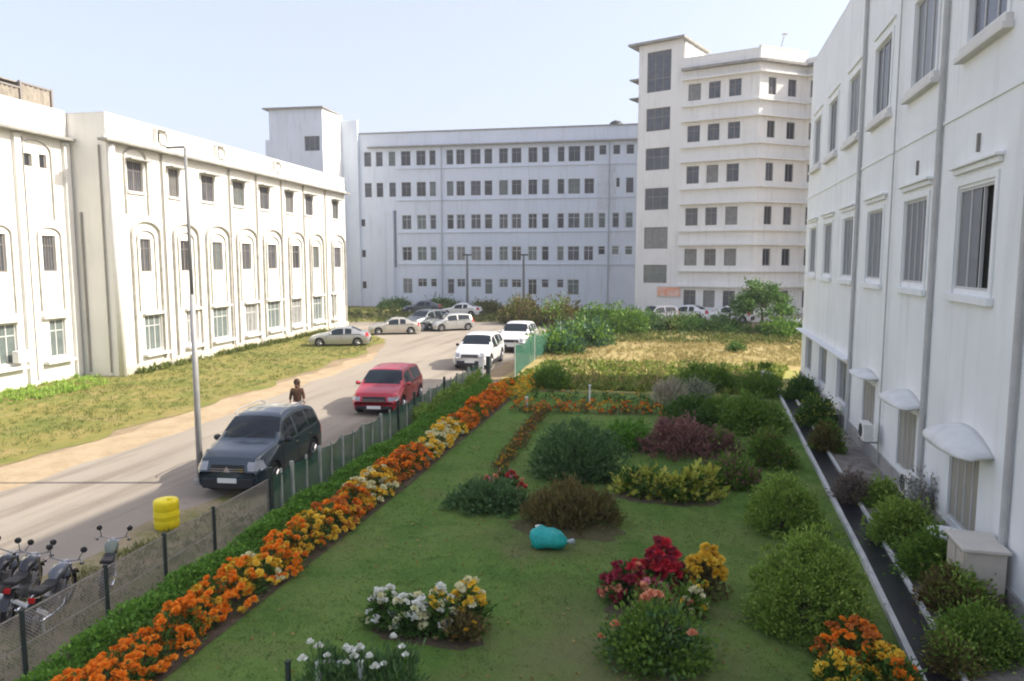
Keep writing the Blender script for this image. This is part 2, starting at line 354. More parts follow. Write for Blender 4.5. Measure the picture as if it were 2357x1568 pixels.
def bouquet(parent, mats, r, n, rx, ry, h, low=.45, singly=True, name='bloom', hmin=0.1, **k):
    """blooms over the upper shell of a plant"""
    acc = []
    for i in range(n):
        a = random.uniform(0, 6.283); e = math.asin(random.uniform(low if low < 1 else .9, 1)) if low > 0 else random.uniform(-.1, 1.5)
        d = Vector((math.cos(a) * math.cos(e), math.sin(a) * math.cos(e), math.sin(e)))
        f = random.uniform(.9, 1.08); p = (d.x * rx * f, d.y * ry * f, max(hmin, d.z * h * f))
        mt = random.choice(mats); me = random.choice(blooms_of((mt.name, r), mt, r, **k))
        if singly:
            o = link(name, me, parent, p); o.rotation_euler = (d.x * 0 + random.uniform(-.5, .5) - d.y * .7, random.uniform(-.5, .5) + d.x * .7, random.uniform(0, 6))
        else:
            v = np.empty(len(me.vertices) * 3, dtype=np.float32); me.vertices.foreach_get('co', v); v = v.reshape(-1, 3)
            rot = np.array(Matrix.Rotation(d.x * .7 + random.uniform(-.4, .4), 3, 'Y') @ Matrix.Rotation(-d.y * .7, 3, 'X'))
            acc.append((mt, v @ rot.T + np.array(p)))
    if not singly:
        for mt in set(m for m, _ in acc):
            o = link('bloom', quadmesh('bloom', np.concatenate([v for m, v in acc if m == mt]), mt), parent); o['kind'] = 'stuff'

# ------------------------------------------------------------------ buildings
def wall_mesh(name, L, z0, z1, holes, mat, depth=.2, u0=0):
    """facade in local x (along) and z; outside is -y; holes (a,b,c,d) get reveals"""
    b = MB(); us = sorted({u0, L, *[h[0] for h in holes], *[h[1] for h in holes]}); zs = sorted({z0, z1, *[h[2] for h in holes], *[h[3] for h in holes]})
    us = [u for u in us if u0 <= u <= L]; zs = [z for z in zs if z0 <= z <= z1]; V = {}
    def vid(i, j):
        if (i, j) not in V: V[i, j] = len(b.v); b.v.append((us[i], 0, zs[j]))
        return V[i, j]
    for i in range(len(us) - 1):
        cu = (us[i] + us[i + 1]) / 2
        for j in range(len(zs) - 1):
            cz = (zs[j] + zs[j + 1]) / 2
            if any(h[0] < cu < h[1] and h[2] < cz < h[3] for h in holes): continue
            b.f.append((vid(i, j), vid(i + 1, j), vid(i + 1, j + 1), vid(i, j + 1)))
    for a, c, e, g in holes:
        for p, q in (((a, e), (a, g)), ((a, g), (c, g)), ((c, g), (c, e)), ((c, e), (a, e))):
            b.add([(p[0], 0, p[1]), (q[0], 0, q[1]), (q[0], depth, q[1]), (p[0], depth, p[1])], [(0, 1, 2, 3)])
    return b.mesh(name, mat)

class Face:
    """a facade from A to B, left to right as seen from outside"""
    def __init__(s, root, A, B):
        s.root = root; s.A = A; s.B = B; s.L = math.hypot(B[0] - A[0], B[1] - A[1]); s.rz = math.atan2(B[1] - A[1], B[0] - A[0])
        s.loc = (A[0] - root.location.x, A[1] - root.location.y, 0); s.holes = []; s.wins = []
    def put(s, mb, name, mat, parent=None, **k):
        o = mb.build(name, mat, s.root, **k); o.location = s.loc; o.rotation_euler = (0, 0, s.rz); return o
    def wall(s, z0, z1, mat, name='wall', L=None):
        o = link(name, wall_mesh(name, L or s.L, z0, z1, s.holes, mat), s.root, s.loc, s.rz); return o
    def world(s, u, y, z=0):
        c, q = math.cos(s.rz), math.sin(s.rz); return (s.loc[0] + u * c - y * q, s.loc[1] + u * q + y * c, z)
WINM = {}
def window(face, a, b, c, d, pane, frame=None, mull=1, bars=0, trans=0, y=.13, t=.05, open_right=0):
    """hole + frame part with pane sub-part"""
    frame = frame or FRM
    face.holes.append((a, b, c, d)); w_, h_ = round(b - a, 2), round(d - c, 2)
    key = (w_, h_, mull, bars, trans, frame.name, t, open_right)
    if key not in WINM:
        m = MB(); W, H = w_ - .004, h_ - .004; m.box(.002, W, y - .03, y + .03, .002, t); m.box(.002, W, y - .03, y + .03, H - t, H)
        m.box(.002, t, y - .03, y + .03, t, H - t); m.box(W - t, W, y - .03, y + .03, t, H - t)
        for k in range(mull):
            cx = W * (k + 1) / (mull + 1); m.box(cx - t * .45, cx + t * .45, y - .025, y + .025, t, H - t)
        if trans: m.box(t, W - t, y - .027, y + .027, H * trans - t * .4, H * trans + t * .4)
        for k in range(bars):
            cx = W * (k + .5) / bars; m.box(cx - .009, cx + .009, y - .055, y - .037, t, H - t)
        fm = m.mesh('window', frame); p = MB()
        if open_right:
            p.box(t, W * (1 - open_right), y - .006, y + .006, t, H - t)
        else: p.box(t, W - t, y - .006, y + .006, t, H - t)
        WINM[key] = (fm, p)
    fm, p = WINM[key]
    o = link('window', fm, face.root, face.world(a, 0, c), face.rz)
    pk = (key, pane.name)
    if pk not in WINM: WINM[pk] = p.mesh('pane', pane)
    link('pane', WINM[pk], o)
    return o
def backing(face, depth, z1, mat, u0=None, u1=None, name='building_mass', y0=.3, z0=0):
    m = MB(); m.box(u0 if u0 is not None else .02, u1 if u1 is not None else face.L - .02, y0, depth, z0, z1); return face.put(m, name, mat)

# ---- right building, close, in shade
rb = thing('hospital_wing', 'near white three storey building along the right side of the garden', 'building', (4.6, 20, 0))
A, B = (4.8, 35.6), (4.8, 3.0)
f = Face(rb, A, B)
def U(Y): return (35.6 - Y)
cy = [14.85, 18.55, 22.4, 26.15, 29.9, 33.5, 11.0, 7.2]
for i, Y in enumerate(cy):
    hw = .88 if i < 3 else .8
    if i == 0:
        window(f, U(Y) - hw, U(Y) + hw, 4.88, 6.72, FROST, mull=2, open_right=.42, t=.045, y=.05)
    else: window(f, U(Y) - hw, U(Y) + hw, 4.9, 6.76, FROST, mull=2 if i > 1 else 3, t=.045, y=.06)
    window(f, U(Y) - hw, U(Y) + hw, 9.43, 11.25, FROST if i % 2 else GLS[1], mull=2, t=.045, y=.07)
    if Y < 25: window(f, U(Y) - .5, U(Y) + .98, .55, 2.02, FROST_W, mull=3, t=.04, y=.06)
    else: window(f, U(Y) - .85, U(Y) + .85, .72, 2.1, FROST, mull=2, t=.04)
f.wall(0, 13.98, PL_R)
m = MB(); m.box(.02, f.L, .45, 12, 0, 13.6); f.put(m, 'building_mass', PL_R)
m = MB(); m.box(0, f.L, .003, .44, 13.985, 14.05); f.put(m, 'coping', TRIM)
mk = MB(); mk.box(U(14.85) - .86, U(14.85) + .86, .10, .43, 4.9, 6.7); f.put(mk, 'unlit_room_block', BLK)  # solid black block, painted darkness of the unlit room behind
mk = MB()
mk.add([(0, 0, 0), (0, 12, 0), (0, 12, 13.98), (0, 0, 13.98)], [(0, 1, 2, 3)])
f.put(mk, 'end_wall', PL_R)
for k, Y in enumerate(cy):
    hw = 1.02
    for (zl, zh, arch) in ((4.88, 6.76, 0), (9.43, 11.25, 0)):
        m = MB(); m.box(U(Y) - hw, U(Y) - hw + .12, -.035, -.001, zl - .1, zh + .13); m.box(U(Y) + hw - .12, U(Y) + hw, -.035, -.001, zl - .1, zh + .13)
        m.box(U(Y) - hw + .12, U(Y) + hw - .12, -.035, -.001, zh + .02, zh + .13); f.put(m, 'window_surround', PL_R)
        m = MB(); m.box(U(Y) - hw - .08, U(Y) + hw + .08, -.11, -.001, zl - .24, zl - .1)
        if zl > 9: m.box(U(Y) - hw - .14, U(Y) + hw + .14, -.17, -.001, zl - .36, zl - .245)
        f.put(m, 'window_sill', TRIM if zl > 9 else PL_R, bevel=.01)
        if zl < 9:
            m = MB(); m.box(U(Y) - hw - .14, U(Y) + hw + .14, -.15, -.001, zh + .34, zh + .4); m.box(U(Y) - hw - .08, U(Y) + hw + .08, -.08, -.001, zh + .24, zh + .338)
        else:
            m = MB(); m.box(U(Y) - hw - .10, U(Y) + hw + .10, -.06, -.001, zh + .3, zh + .37)
        f.put(m, 'hood_mould', PL_R, bevel=.01)
    if k in (0, 1):
        m = MB(); m.box(U(Y) - .03, U(Y) + .03, -.05, -.001, 7.3, 7.62); f.put(m, 'vent_spout', FRM_D)
for Y in (12.55, 16.95, 24.6, 20.5):
    m = MB(); big = Y in (16.95, 24.6, 12.55)
    m.tube([(U(Y), -.07, .1), (U(Y), -.07, 13.7)], .055 if big else .02, 8); f.put(m, 'drain_pipe', pbr('pipe_grey', (.5, .5, .48), .5, var=.15, scale=3))
for z in (8.1,):
    m = MB(); m.box(0, f.L, -.03, -.001, z, z + .07); f.put(m, 'string_course', PL_R)
def awning(Y, hw, z, pr=.75, rise=.5):
    m = MB(); vs = []; n = 12; k = 7
    for i in range(n + 1):
        u = -hw + 2 * hw * i / n; s = 1 - (u / hw) ** 2
        for j in range(k + 1):
            t = j / k
            vs.append((U(Y) + u, -pr * math.sin(t * math.pi / 2) * (.55 + .45 * s ** .5), z + rise * (.25 + .75 * s) * math.cos(t * math.pi / 2)))
    fs = [(i * (k + 1) + j, (i + 1) * (k + 1) + j, (i + 1) * (k + 1) + j + 1, i * (k + 1) + j + 1) for i in range(n) for j in range(k)]
    m.add(vs, fs); o = f.put(m, 'window_canopy', pbr('canopy', (.72, .73, .70), .7, var=.15, scale=3), smooth=True)
    s = o.modifiers.new('s', 'SOLIDIFY'); s.thickness = .05; s.offset = 1
awning(14.4, 1.15, 2.13, .62, .36); awning(18.2, 1.05, 2.2, .55, .28); awning(22.1, .95, 2.25, .5, .14)
m = MB(); m.box(0, U(24.6), -.28, -.001, 2.3, 2.36); f.put(m, 'ledge', PL_R, bevel=.01)
m = MB(); m.box(-.02, f.L, -.05, -.001, 0, .42); f.put(m, 'plinth', CONC)
# small things at the foot of the wall
def wx(u_Y, y): # world point for facade station Y, distance y out from the wall
    q = f.world(U(u_Y), -y); return q[0] + rb.location.x, q[1] + rb.location.y
ACW = pbr('ac_white', (.72, .71, .66), .5, var=.1, scale=5); 
def acunit(Y, z, label, group='air conditioner units on outside walls'):
    x, y = wx(Y, .36); t = thing('air_conditioner', label, 'air conditioner', (x, y, z), f.rz, group); t.scale = (.75, .75, .75)
    MB().box(-.42, .42, -.15, .15, 0, .6).build('casing', ACW, t, bevel=.02)
    g = MB(); g.lathe([(.23, -.17), (.24, -.155), (.24, -.15)], (-.1, 0, .3), 'y', 20); g.build('fan_grille', IRON, t)
    b = MB(); b.box(-.36, -.3, -.17, .33, -.05, -.003); b.box(.3, .36, -.17, .33, -.05, -.003); b.build('bracket', FRM_D, t)
acunit(16.5, .55, 'white air conditioner unit on the wall between the two far curved canopies')
acunit(20.6, .75, 'white air conditioner unit beside the furthest canopied window')
x, y = wx(12.6, .4); t = thing('utility_cabinet', 'beige box cabinet with flat lid standing against the near right wall', 'cabinet', (x, y, 0), f.rz)
BEI = pbr('beige_metal', (.55, .50, .42), .6, var=.15, scale=4)
MB().box(-.38, .38, -.27, .3, .12, .98).build('casing', BEI, t, bevel=.015)
MB().box(-.44, .44, -.33, .33, .985, 1.04).build('lid', pbr('beige_lid', (.62, .58, .50), .6, var=.1, scale=3), t, bevel=.01)
MB().box(-.38, -.02, -.288, -.273, .2, .92).build('door', BEI, t); MB().box(.02, .36, -.288, -.273, .2, .92).build('door', BEI, t)
m = MB(); [m.box(sx * .38 - .04, sx * .38 + .04, sy * .24 - .04, sy * .24 + .04, 0, .117) for sx in (-1, 1) for sy in (-1, 1)]; m.build('foot', CONC, t)
x, y = wx(13.7, .5); t = thing('wash_basin', 'white round basin on a pedestal beside the beige cabinet', 'basin', (x, y, 0), 0)
bs = MB(); bs.lathe([(.1, .55), (.2, .6), (.27, .72), (.28, .78), (.25, .78), (.2, .68), (.05, .64)], n=20); bs.build('bowl', pbr('ceramic', (.82, .82, .8), .2), t, smooth=True)
MB().lathe([(.13, 0), (.08, .1), (.075, .5), (.1, .549)], n=14).build('pedestal', MATS['ceramic'], t, smooth=True)

# ---- left building
lb = thing('left_college_block', 'long cream three storey block lit by the sun left of the road', 'building', (-26, 29.5, 0))
Dx, Dy = -.0708, .9975
A = (-26.0 - Dx * .8, 29.49 - Dy * .8); B = (A[0] + Dx * 27.4, A[1] + Dy * 27.4)
f = Face(lb, A, B)
up = [(.5, 1.65), (3.6, 4.5), (6.5, 7.75), (9.7, 11.0), (12.85, 14.1), (16.3, 17.5), (19.35, 20.6), (24.1, 25.3)]; up = [(a + .8, b + .8) for a, b in up]
mid = [(1.15, 1.95), (4.35, 5.25), (7.3, 8.35), (10.45, 11.55), (13.65, 14.85), (17.1, 18.25), (20.4, 21.45), (24.3, 25.6)]; mid = [(a + .8, b + .8) for a, b in mid]
low = [(1.2, 2.5), (4.6, 5.7), (7.1, 8.7), (10.6, 12.0), (13.4, 15.1), (16.7, 18.3), (20.2, 21.8), (23.5, 24.5)]; low = [(a + .8, b + .8) for a, b in low]
for i in range(8):
    window(f, *up[i], 8.68, 10.1, [GLS[1], GLS[2], GLS[1], GLS[3]][i % 4], FRM_D, mull=1, bars=8, trans=.7)
    window(f, *mid[i], 4.85, 6.45, [GLS[1], GLS[0], GLS[3], GLS[1]][i % 4], FRM_D, mull=1, bars=6, trans=.72)
    window(f, *low[i], .95, 2.72, [GLS[3], GLS[2]][i % 2], FRM, mull=2, bars=0, trans=.7)
f.wall(0, 12.0, PL_L)
m = MB(); m.box(.02, f.L - .02, .45, 13, 0, 11.4); f.put(m, 'building_mass', PL_L)
m = MB(); m.box(0, f.L, .003, .3, 12.003, 12.06); f.put(m, 'coping', TRIM)
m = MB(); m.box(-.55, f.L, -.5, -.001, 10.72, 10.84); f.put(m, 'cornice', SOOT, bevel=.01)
m = MB(); m.box(-.3, f.L, -.16, -.001, 10.845, 10.98); f.put(m, 'cornice_band', TRIM)
def archpts(cx, hw, z0, zs, n=10):
    return [(cx - hw, z0), (cx - hw, zs)] + [(cx - hw * math.cos(math.pi * i / n), zs + hw * math.sin(math.pi * i / n) * .55) for i in range(1, n)] + [(cx + hw, zs), (cx + hw, z0)]
def arch_mould(face, cx, hw, z0, zs, wd=.06, pr=.08, mat=pbr('moulding_dark', (.48, .46, .41), .9, var=.35, scale=2), name='arch_moulding'):  # coloured darker than the wall so the arch outlines stand out
    o_ = archpts(cx, hw, z0, zs); i_ = archpts(cx, hw - wd, z0, zs); n = len(o_); b = MB()
    vs = [(x, -pr, z) for x, z in o_] + [(x, -pr, z) for x, z in i_] + [(x, -.001, z) for x, z in o_] + [(x, -.001, z) for x, z in i_]; fs = []
    for i in range(n - 1):
        fs += [(i, i + 1, n + i + 1, n + i), (i, 2 * n + i, 2 * n + i + 1, i + 1), (n + i, n + i + 1, 3 * n + i + 1, 3 * n + i)]
    fs += [(0, n, 3 * n, 2 * n), (n - 1, 3 * n - 1, 4 * n - 1, 2 * n - 1)]
    b.add(vs, fs); return face.put(b, name, mat)
for i in range(8):
    a, b_ = mid[i]; c = (a + b_) / 2; hw = (b_ - a) / 2 + .28
    arch_mould(f, c, hw, 2.95, 6.5)
    arch_mould(f, c, hw + .42, .45, 6.72, .1, .14)
    a, b_ = up[i]; c = (a + b_) / 2
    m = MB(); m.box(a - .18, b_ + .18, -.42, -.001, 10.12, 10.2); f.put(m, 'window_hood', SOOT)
    m = MB(); m.box(a - .08, b_ + .08, -.1, -.001, 8.56, 8.66); f.put(m, 'window_sill', TRIM)
    if i == 0: arch_mould(f, c, .85, 7.6, 10.22, .1, .1)
    a, b_ = low[i]; m = MB(); m.box(a - .25, b_ + .25, -.3, -.001, .72, .86); f.put(m, 'window_sill', TRIM, bevel=.01)
    m = MB(); m.box(a - .15, b_ + .15, -.2, -.001, 2.76, 2.86); f.put(m, 'window_hood', TRIM)
for u in (.12,): 
    m = MB(); m.tube([(u, -.12, 0), (u, -.12, 10.7)], .17, 10); f.put(m, 'corner_column', TRIM, smooth=True)
for u in (3.8, 10.0, 13.1, 16.4, 19.7, 23.4):
    m = MB(); m.tube([(u, -.09, .3), (u, -.09, 10.7)], .05, 6); f.put(m, 'drain_pipe', pbr('pipe_cream', (.30, .28, .24), .6, var=.2, scale=2))
for a in (3.4, 8.7, 15.55):      # black slabs painting the dark of the parapet openings
    m = MB(); m.box(a, a + .42, -.03, -.001, 11.28, 11.78); f.put(m, 'parapet_dark_slab', BLK)
    m = MB(); m.box(a - .06, a - .002, -.22, -.001, 11.2, 11.86); m.box(a + .42, a + 1.0, -.13, -.001, 11.2, 11.3); m.box(a + .94, a + 1.0, -.13, -.001, 11.3, 11.78); m.box(a - .06, a + 1.0, -.22, -.001, 11.87, 11.92); f.put(m, 'parapet_trim', TRIM)
m = MB(); m.box(0, f.L, -.1, -.001, 0, .4); f.put(m, 'plinth', pbr('plinth_l', (.6, .56, .46), .9, var=.3, scale=2))
# AC on left
# end wall in shade
e = Face(lb, (-30.5, 28.45), (-25.94, 28.69)); e.wall(0, 12.0, PL_L, 'end_wall')
m = MB(); m.box(0, e.L, .004, .3, 12.003, 12.06); e.put(m, 'coping', TRIM)
m = MB(); m.tube([(3.1, -.06, .2), (3.1, -.06, 7.6)], .045, 6); e.put(m, 'drain_pipe', MATS['pipe_cream'])
m = MB(); m.tube([(e.L - .35, -.06, .2), (e.L - .35, -.06, 10.6)], .04, 6); e.put(m, 'drain_pipe', MATS['pipe_cream'])
# near recessed portion
B2 = (-27.88, 28.5)
A2 = (B2[0] - Dx * 14, B2[1] - Dy * 14)
f2 = Face(lb, A2, B2)
def V(u): return u + 14 - 1.55     # u measured from (-27.75, 26.96)
for (a, b_, c, d, p_) in ((-.95, -.5, 9.4, 9.95, BLK), (-.12, .3, 9.4, 10.0, BLK)):
    window(f2, V(a), V(b_), c, d, GLS[0], FRM_D, mull=0)
for a, b_ in ((-.26, .5), (-2.95, -2.15), (-5.6, -4.8)):
    window(f2, V(a), V(b_), 4.92, 6.5, GLS[1], FRM_D, mull=1, bars=5, trans=.72)
    window(f2, V(a) + .1, V(b_) + .25, 1.1, 2.78, GLS[3], FRM, mull=1, trans=.7)
    c = V((a + b_) / 2); arch_mould(f2, c, .68, 3.2, 6.5); m = MB(); m.box(c - .75, c + .85, -.3, -.001, .85, .98); f2.put(m, 'window_sill', TRIM, bevel=.01)
    m = MB(); m.box(c - .7, c + .75, -.2, -.001, 2.85, 3.0); f2.put(m, 'window_hood', TRIM)
arch_mould(f2, V(-.32), .85, 7.2, 10.1)
f2.wall(0, 12.05, PL_L)
m = MB(); m.box(.02, f2.L + 1.0, .45, 12, 0, 11.5); f2.put(m, 'building_mass', PL_L)
m = MB(); m.box(0, f2.L, .003, .3, 12.053, 12.12); f2.put(m, 'coping', TRIM)
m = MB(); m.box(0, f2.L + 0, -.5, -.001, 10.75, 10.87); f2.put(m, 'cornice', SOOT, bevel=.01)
for u in (-1.35, 1.35, -4.2):
    m = MB(); m.box(V(u) - .17, V(u) + .17, -.16, -.001, 0, 10.7); f2.put(m, 'pilaster', TRIM, bevel=.01)
    m = MB(); m.tube([(V(u) + .32, -.06, .2), (V(u) + .32, -.06, 10.6)], .035, 6); f2.put(m, 'drain_pipe', MATS['pipe_cream'])
m = MB(); m.box(V(-2.35), V(-1.75), -.42, -.1, 1.15, 1.65); o = f2.put(m, 'window_air_conditioner', ACW, bevel=.02)
# roof shed
q = f2.world(V(.25), 1.0); t = thing('roof_shed', 'brown corrugated metal shed standing on the roof at the top left', 'shed', (q[0] - 26, q[1] + 29.5, 11.5), f2.rz)
COR = pbr('rusty_sheet', (.20, .17, .14), .75, var=.4, scale=3, c2=(.33, .29, .23)); TAN = pbr('tan_sheet', (.62, .52, .36), .8, var=.2, scale=2)
def corr(b, x0, x1, y0, y1, z0, z1, n=26, amp=.03):
    dx, dy = (x1 - x0) / n, (y1 - y0) / n; L = math.hypot(dx, dy); nx, ny = dy / L * amp, -dx / L * amp; vs = []; fs = []
    for i in range(n + 1):
        s = 1 if i % 2 else -1
        vs += [(x0 + dx * i + nx * s, y0 + dy * i + ny * s, z0), (x0 + dx * i + nx * s, y0 + dy * i + ny * s, z1)]
        if i: fs.append((2 * i - 2, 2 * i, 2 * i + 1, 2 * i - 1))
    b.add(vs, fs)
for k, (xa, xb, za) in enumerate(((-1.6, -.1, 1.35), (0.0, 1.65, 1.6))):
    m = MB(); corr(m, xa, xb, 0, 0, 0, za, 12); m.build('wall_sheet', COR, t)
    m = MB(); m.box(xa, xb, -.05, .03, za, za + .08); m.build('top_rail', FRM_D, t)
for xa in (-1.66, -.05, 1.7): MB().box(xa - .05, xa + .05, -.06, .06, 0, 1.7).build('post', FRM_D, t)
m = MB(); corr(m, -1.66, -1.66, 0, 3, 0, 1.35, 18); m.build('wall_sheet', COR, t); m = MB(); corr(m, 1.7, 1.7, 0, 3, 0, 1.6, 18); m.build('wall_sheet', COR, t)
MB().box(-5.5, -1.75, -.1, 3, 0, 1.75).build('tank_room', TAN, t)
MB().box(-1.6, 1.65, .1, 3.1, 1.61, 1.66).build('roof', COR, t)

# ---- far building behind the parked cars
fb = thing('far_hospital_block', 'long pale blue grey five storey block closing the view behind the parked cars', 'building', (-23, 82, 0))
A = (-40.48, 81.18); B = (-5.4, 82.86); f = Face(fb, A, B)
rows = [(16.3, 17.95), (12.78, 14.42), (9.0, 10.66), (5.4, 7.0), (1.85, 3.3)]
cols = [(2.63, 3.5), (4.09, 4.91), (5.66, 6.46), (7.15, 8.3), (9.0, 10.1), (10.57, 11.3), (12.6, 13.4), (13.75, 14.73), (15.45, 16.6), (17.05, 17.95), (18.75, 19.75), (20.2, 21.3), (22.1, 23.1), (23.65, 24.45), (25.4, 26.15), (26.6, 27.9), (28.4, 29.45), (30.0, 30.75), (31.5, 32.25), (32.95, 33.75)]
k_ = 0
for r, (c, d) in enumerate(rows):
    for j, (a, b_) in enumerate(cols):
        if r >= 2 and j < 3: continue
        if r == 4 and j > 15: continue
        c2, d2 = c, d
        if (j >= 17 and r in (0, 1, 3)) and not (r == 1 and j == 19): c2 = c + .65
        if r == 4: c2 = c + (.5 if j % 3 else -.3); d2 = d
        k_ += 1
        p_ = GLS[0] if r == 0 and j > 5 else random.choice([GLS[0], GLS[1], GLS[1], GLS[3]] if r < 3 else [GLS[1], GLS[2], GLS[3], GLS[0]])
        window(f, a, b_, c2, d2, p_, FRM if r > 1 else FRM_D, mull=1 if b_ - a > .9 else 0, trans=.7, t=.06)
for z in (2.1, 5.8, 9.4): window(f, 2.1, 2.6, z, z + .85, GLS[0], FRM_D, mull=0)
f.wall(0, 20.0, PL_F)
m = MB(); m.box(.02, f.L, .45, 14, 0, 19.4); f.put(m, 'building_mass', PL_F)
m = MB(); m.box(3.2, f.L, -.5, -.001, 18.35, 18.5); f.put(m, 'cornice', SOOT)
m = MB(); m.box(-.05, f.L, -.08, .4, 20.003, 20.15); f.put(m, 'coping', SOOT)
for u in (12.0, 31.1): m = MB(); m.tube([(u, -.1, .2), (u, -.1, 18.3)], .07, 6); f.put(m, 'drain_pipe', pbr('pipe_f', (.4, .43, .46), .7))
m = MB(); m.box(0, 2.0, -.35, -.001, 0, 21.6); f.put(m, 'corner_pier', PL_F, bevel=.05)
m = MB(); m.box(5.35, 6.15, -.3, -.001, .1, 11.2); f.put(m, 'duct_shaft', PL_F, bevel=.05)
m = MB(); m.box(6.2, 6.45, -.03, -.001, 4.6, 11.2); f.put(m, 'shaft_shade_strip', pbr('painted_shade', (.22, .25, .28), .8, var=.3, scale=3))  # dark strip painting the shade of the recess beside the shaft
m = MB(); m.box(29.8, 31.9, -.02, -.001, 11.0, 15.9); f.put(m, 'damp_patch', pbr('damp', (.50, .53, .57), .9, var=.3, scale=1.5, c2=(.62, .66, .71)))
for z in (8.6, 12.3, 15.9, 4.95): m = MB(); m.box(6.6, f.L, -.12, -.001, z, z + .09); f.put(m, 'string_course', PL_F)
# stair tower of the far building
TW = PL_F
A3 = (-46.6, 75.6); C3 = (-40.31, 76.04); S3 = (-40.46, 81.2)
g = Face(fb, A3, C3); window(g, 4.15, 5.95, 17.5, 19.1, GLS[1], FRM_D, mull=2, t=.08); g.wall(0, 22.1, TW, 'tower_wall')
g2 = Face(fb, C3, S3); g2.wall(0, 22.1, pbr('plaster_tower_lit', (.78, .77, .74), .85, var=.05), 'tower_wall')  # sun side coloured lighter and warmer than the tower's shaded front
g3 = Face(fb, S3, A3)
m = MB(); m.box(.02, g.L - .02, .45, 5.0, 0, 22.0); g.put(m, 'tower_mass', PL_F)
m = MB(); m.box(-.6, g.L + .25, -.35, 5.2, 22.103, 22.25); g.put(m, 'tower_roof', SOOT)
m = MB(); m.box(-.5, .01, -.02, 3, 13.5, 18.8); g.put(m, 'tower_balcony', PL_F)
# roof tank
x_, y_ = -8.7, 84; MB_ = MB(); 
t = thing('water_tank', 'small dark water tank on the far right end of the pale blue roof', 'tank', (-9, 85, 19.4)); MB().lathe([(.7, 0), (.75, .1), (.75, 1.2), (.5, 1.45), (.2, 1.5)], n=16).build('tank_body', IRON, t, smooth=True); MB().lathe([(.22, 1.5), (.22, 1.58)], n=12).build('lid', STEEL, t)

# ---- tall block
tb = thing('tall_ward_block', 'tall cream seven storey block with angled front right of centre', 'building', (0, 72, 0))
SA, SB, SK, SV, SW = (-5.54, 71.67), (-1.5, 70.08), (4.95, 68.05), (9.1, 71.14), (16.5, 65.5)
f = Face(tb, SA, SB)
for i, (c, d) in enumerate(((20.8, 24.4), (17.3, 19.35), (13.75, 15.75), (10.1, 12.1), (6.5, 8.5), (3.3, 5.0))):
    window(f, .83, 3.2, c, d, [GLS[1], GLS[1], GLS[1], GLS[1], GLS[2], GLS[3]][i], FRM_D, mull=2, trans=.33 if i == 0 else .6, t=.07)
f.wall(0, 25.1, PL_T)
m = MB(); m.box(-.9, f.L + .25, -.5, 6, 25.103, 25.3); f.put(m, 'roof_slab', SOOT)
m = MB(); m.box(.02, f.L - .02, .45, 8, 0, 25.0); f.put(m, 'building_mass', PL_T)
m = MB(); [m.box(-.9, -.01, -.1, 2, z, z + .12) for z in (20.4, 22.1)]; f.put(m, 'balcony_slab', SOOT)
wz = [(19.6, 21.05), (15.98, 17.42), (12.3, 13.85), (8.55, 10.13), (4.95, 6.45), (1.2, 2.72)]
f1 = Face(tb, SB, SK)
for c, d in wz:
    for a, b_ in ((.53, 1.68), (2.37, 3.42), (4.15, 5.22)): window(f1, a, b_, c, d, random.choice([GLS[1], GLS[2], GLS[1]]), FRM_D, mull=1, trans=.7, t=.055)
f1.wall(0, 23.3, PL_T)
f2_ = Face(tb, SK, SV)
for c, d in wz:
    for a, b_ in ((.95, 1.8), (3.1, 4.05)): window(f2_, a, b_, c, d, random.choice([GLS[0], GLS[1]]), FRM_D, mull=1, t=.055)
f2_.wall(0, 23.5, PL_T)
f3_ = Face(tb, SV, SW)
for c, d in wz:
    for a, b_ in ((.35, 1.15), (1.9, 2.9), (4.3, 5.3), (6.4, 7.4)): window(f3_, a, b_, c, d, random.choice([GLS[0], GLS[1]]), FRM_D, mull=1, t=.055)
f3_.wall(0, 23.0, PL_T)
m = MB(); m.prism([(p[0] - 0, p[1] - 72) for p in ((-1.4, 70.6), (4.95, 68.6), (9.0, 71.7), (16.6, 66.1), (22, 72), (14, 90), (-5, 80))], 0, 22.2); m.build('building_mass', PL_T, tb)
# ledges that follow the bends
def ledge(z, h, pr, mat, name):
    pts = [Vector(p) for p in (SB, SK, SV, SW)]; n = 3; outp = []
    nrm = []
    for i in range(3):
        d = (pts[i + 1] - pts[i]).normalized(); nrm.append(Vector((d.y, -d.x)))
    def off(i, r):
        if i == 0: return pts[0] + nrm[0] * r
        if i == 3: return pts[3] + nrm[2] * r
        b = (nrm[i - 1] + nrm[i]).normalized(); return pts[i] + b * r / max(.5, b.dot(nrm[i]))
    o_ = [off(i, pr) for i in range(4)]; i_ = [off(i, .002) for i in range(4)]
    # round the convex corner
    k = o_[1]; a = k + (o_[0] - k).normalized() * .5; b = k + (o_[2] - k).normalized() * .5
    oo = [o_[0], a, (a + b) / 2 * .5 + k * .5, b, o_[2], o_[3]]; ii = [i_[0], i_[1], i_[1] + Vector((.001, 0)), i_[1] + Vector((.002, 0)), i_[2], i_[3]]
    vs = [(p.x, p.y - 72, zz) for zz in (z, z + h) for p in oo] + [(p.x, p.y - 72, zz) for zz in (z, z + h) for p in ii]; fs = []; N = 6
    for i in range(N - 1): fs += [(i, i + 1, N + i + 1, N + i), (N + i, N + i + 1, 3 * N + i + 1, 3 * N + i), (i, 2 * N + i, 2 * N + i + 1, i + 1)]
    fs += [(0, N, 3 * N, 2 * N), (N - 1, 3 * N - 1, 4 * N - 1, 2 * N - 1)]
    b = MB().add(vs, fs); return b.build(name, mat, tb)
for c, d in wz:
    ledge(c - .55, .12, .32, PL_T, 'ledge'); ledge(d + .3, .16, .4, PL_T, 'ledge')
ledge(22.2, .2, .55, SOOT, 'cornice')
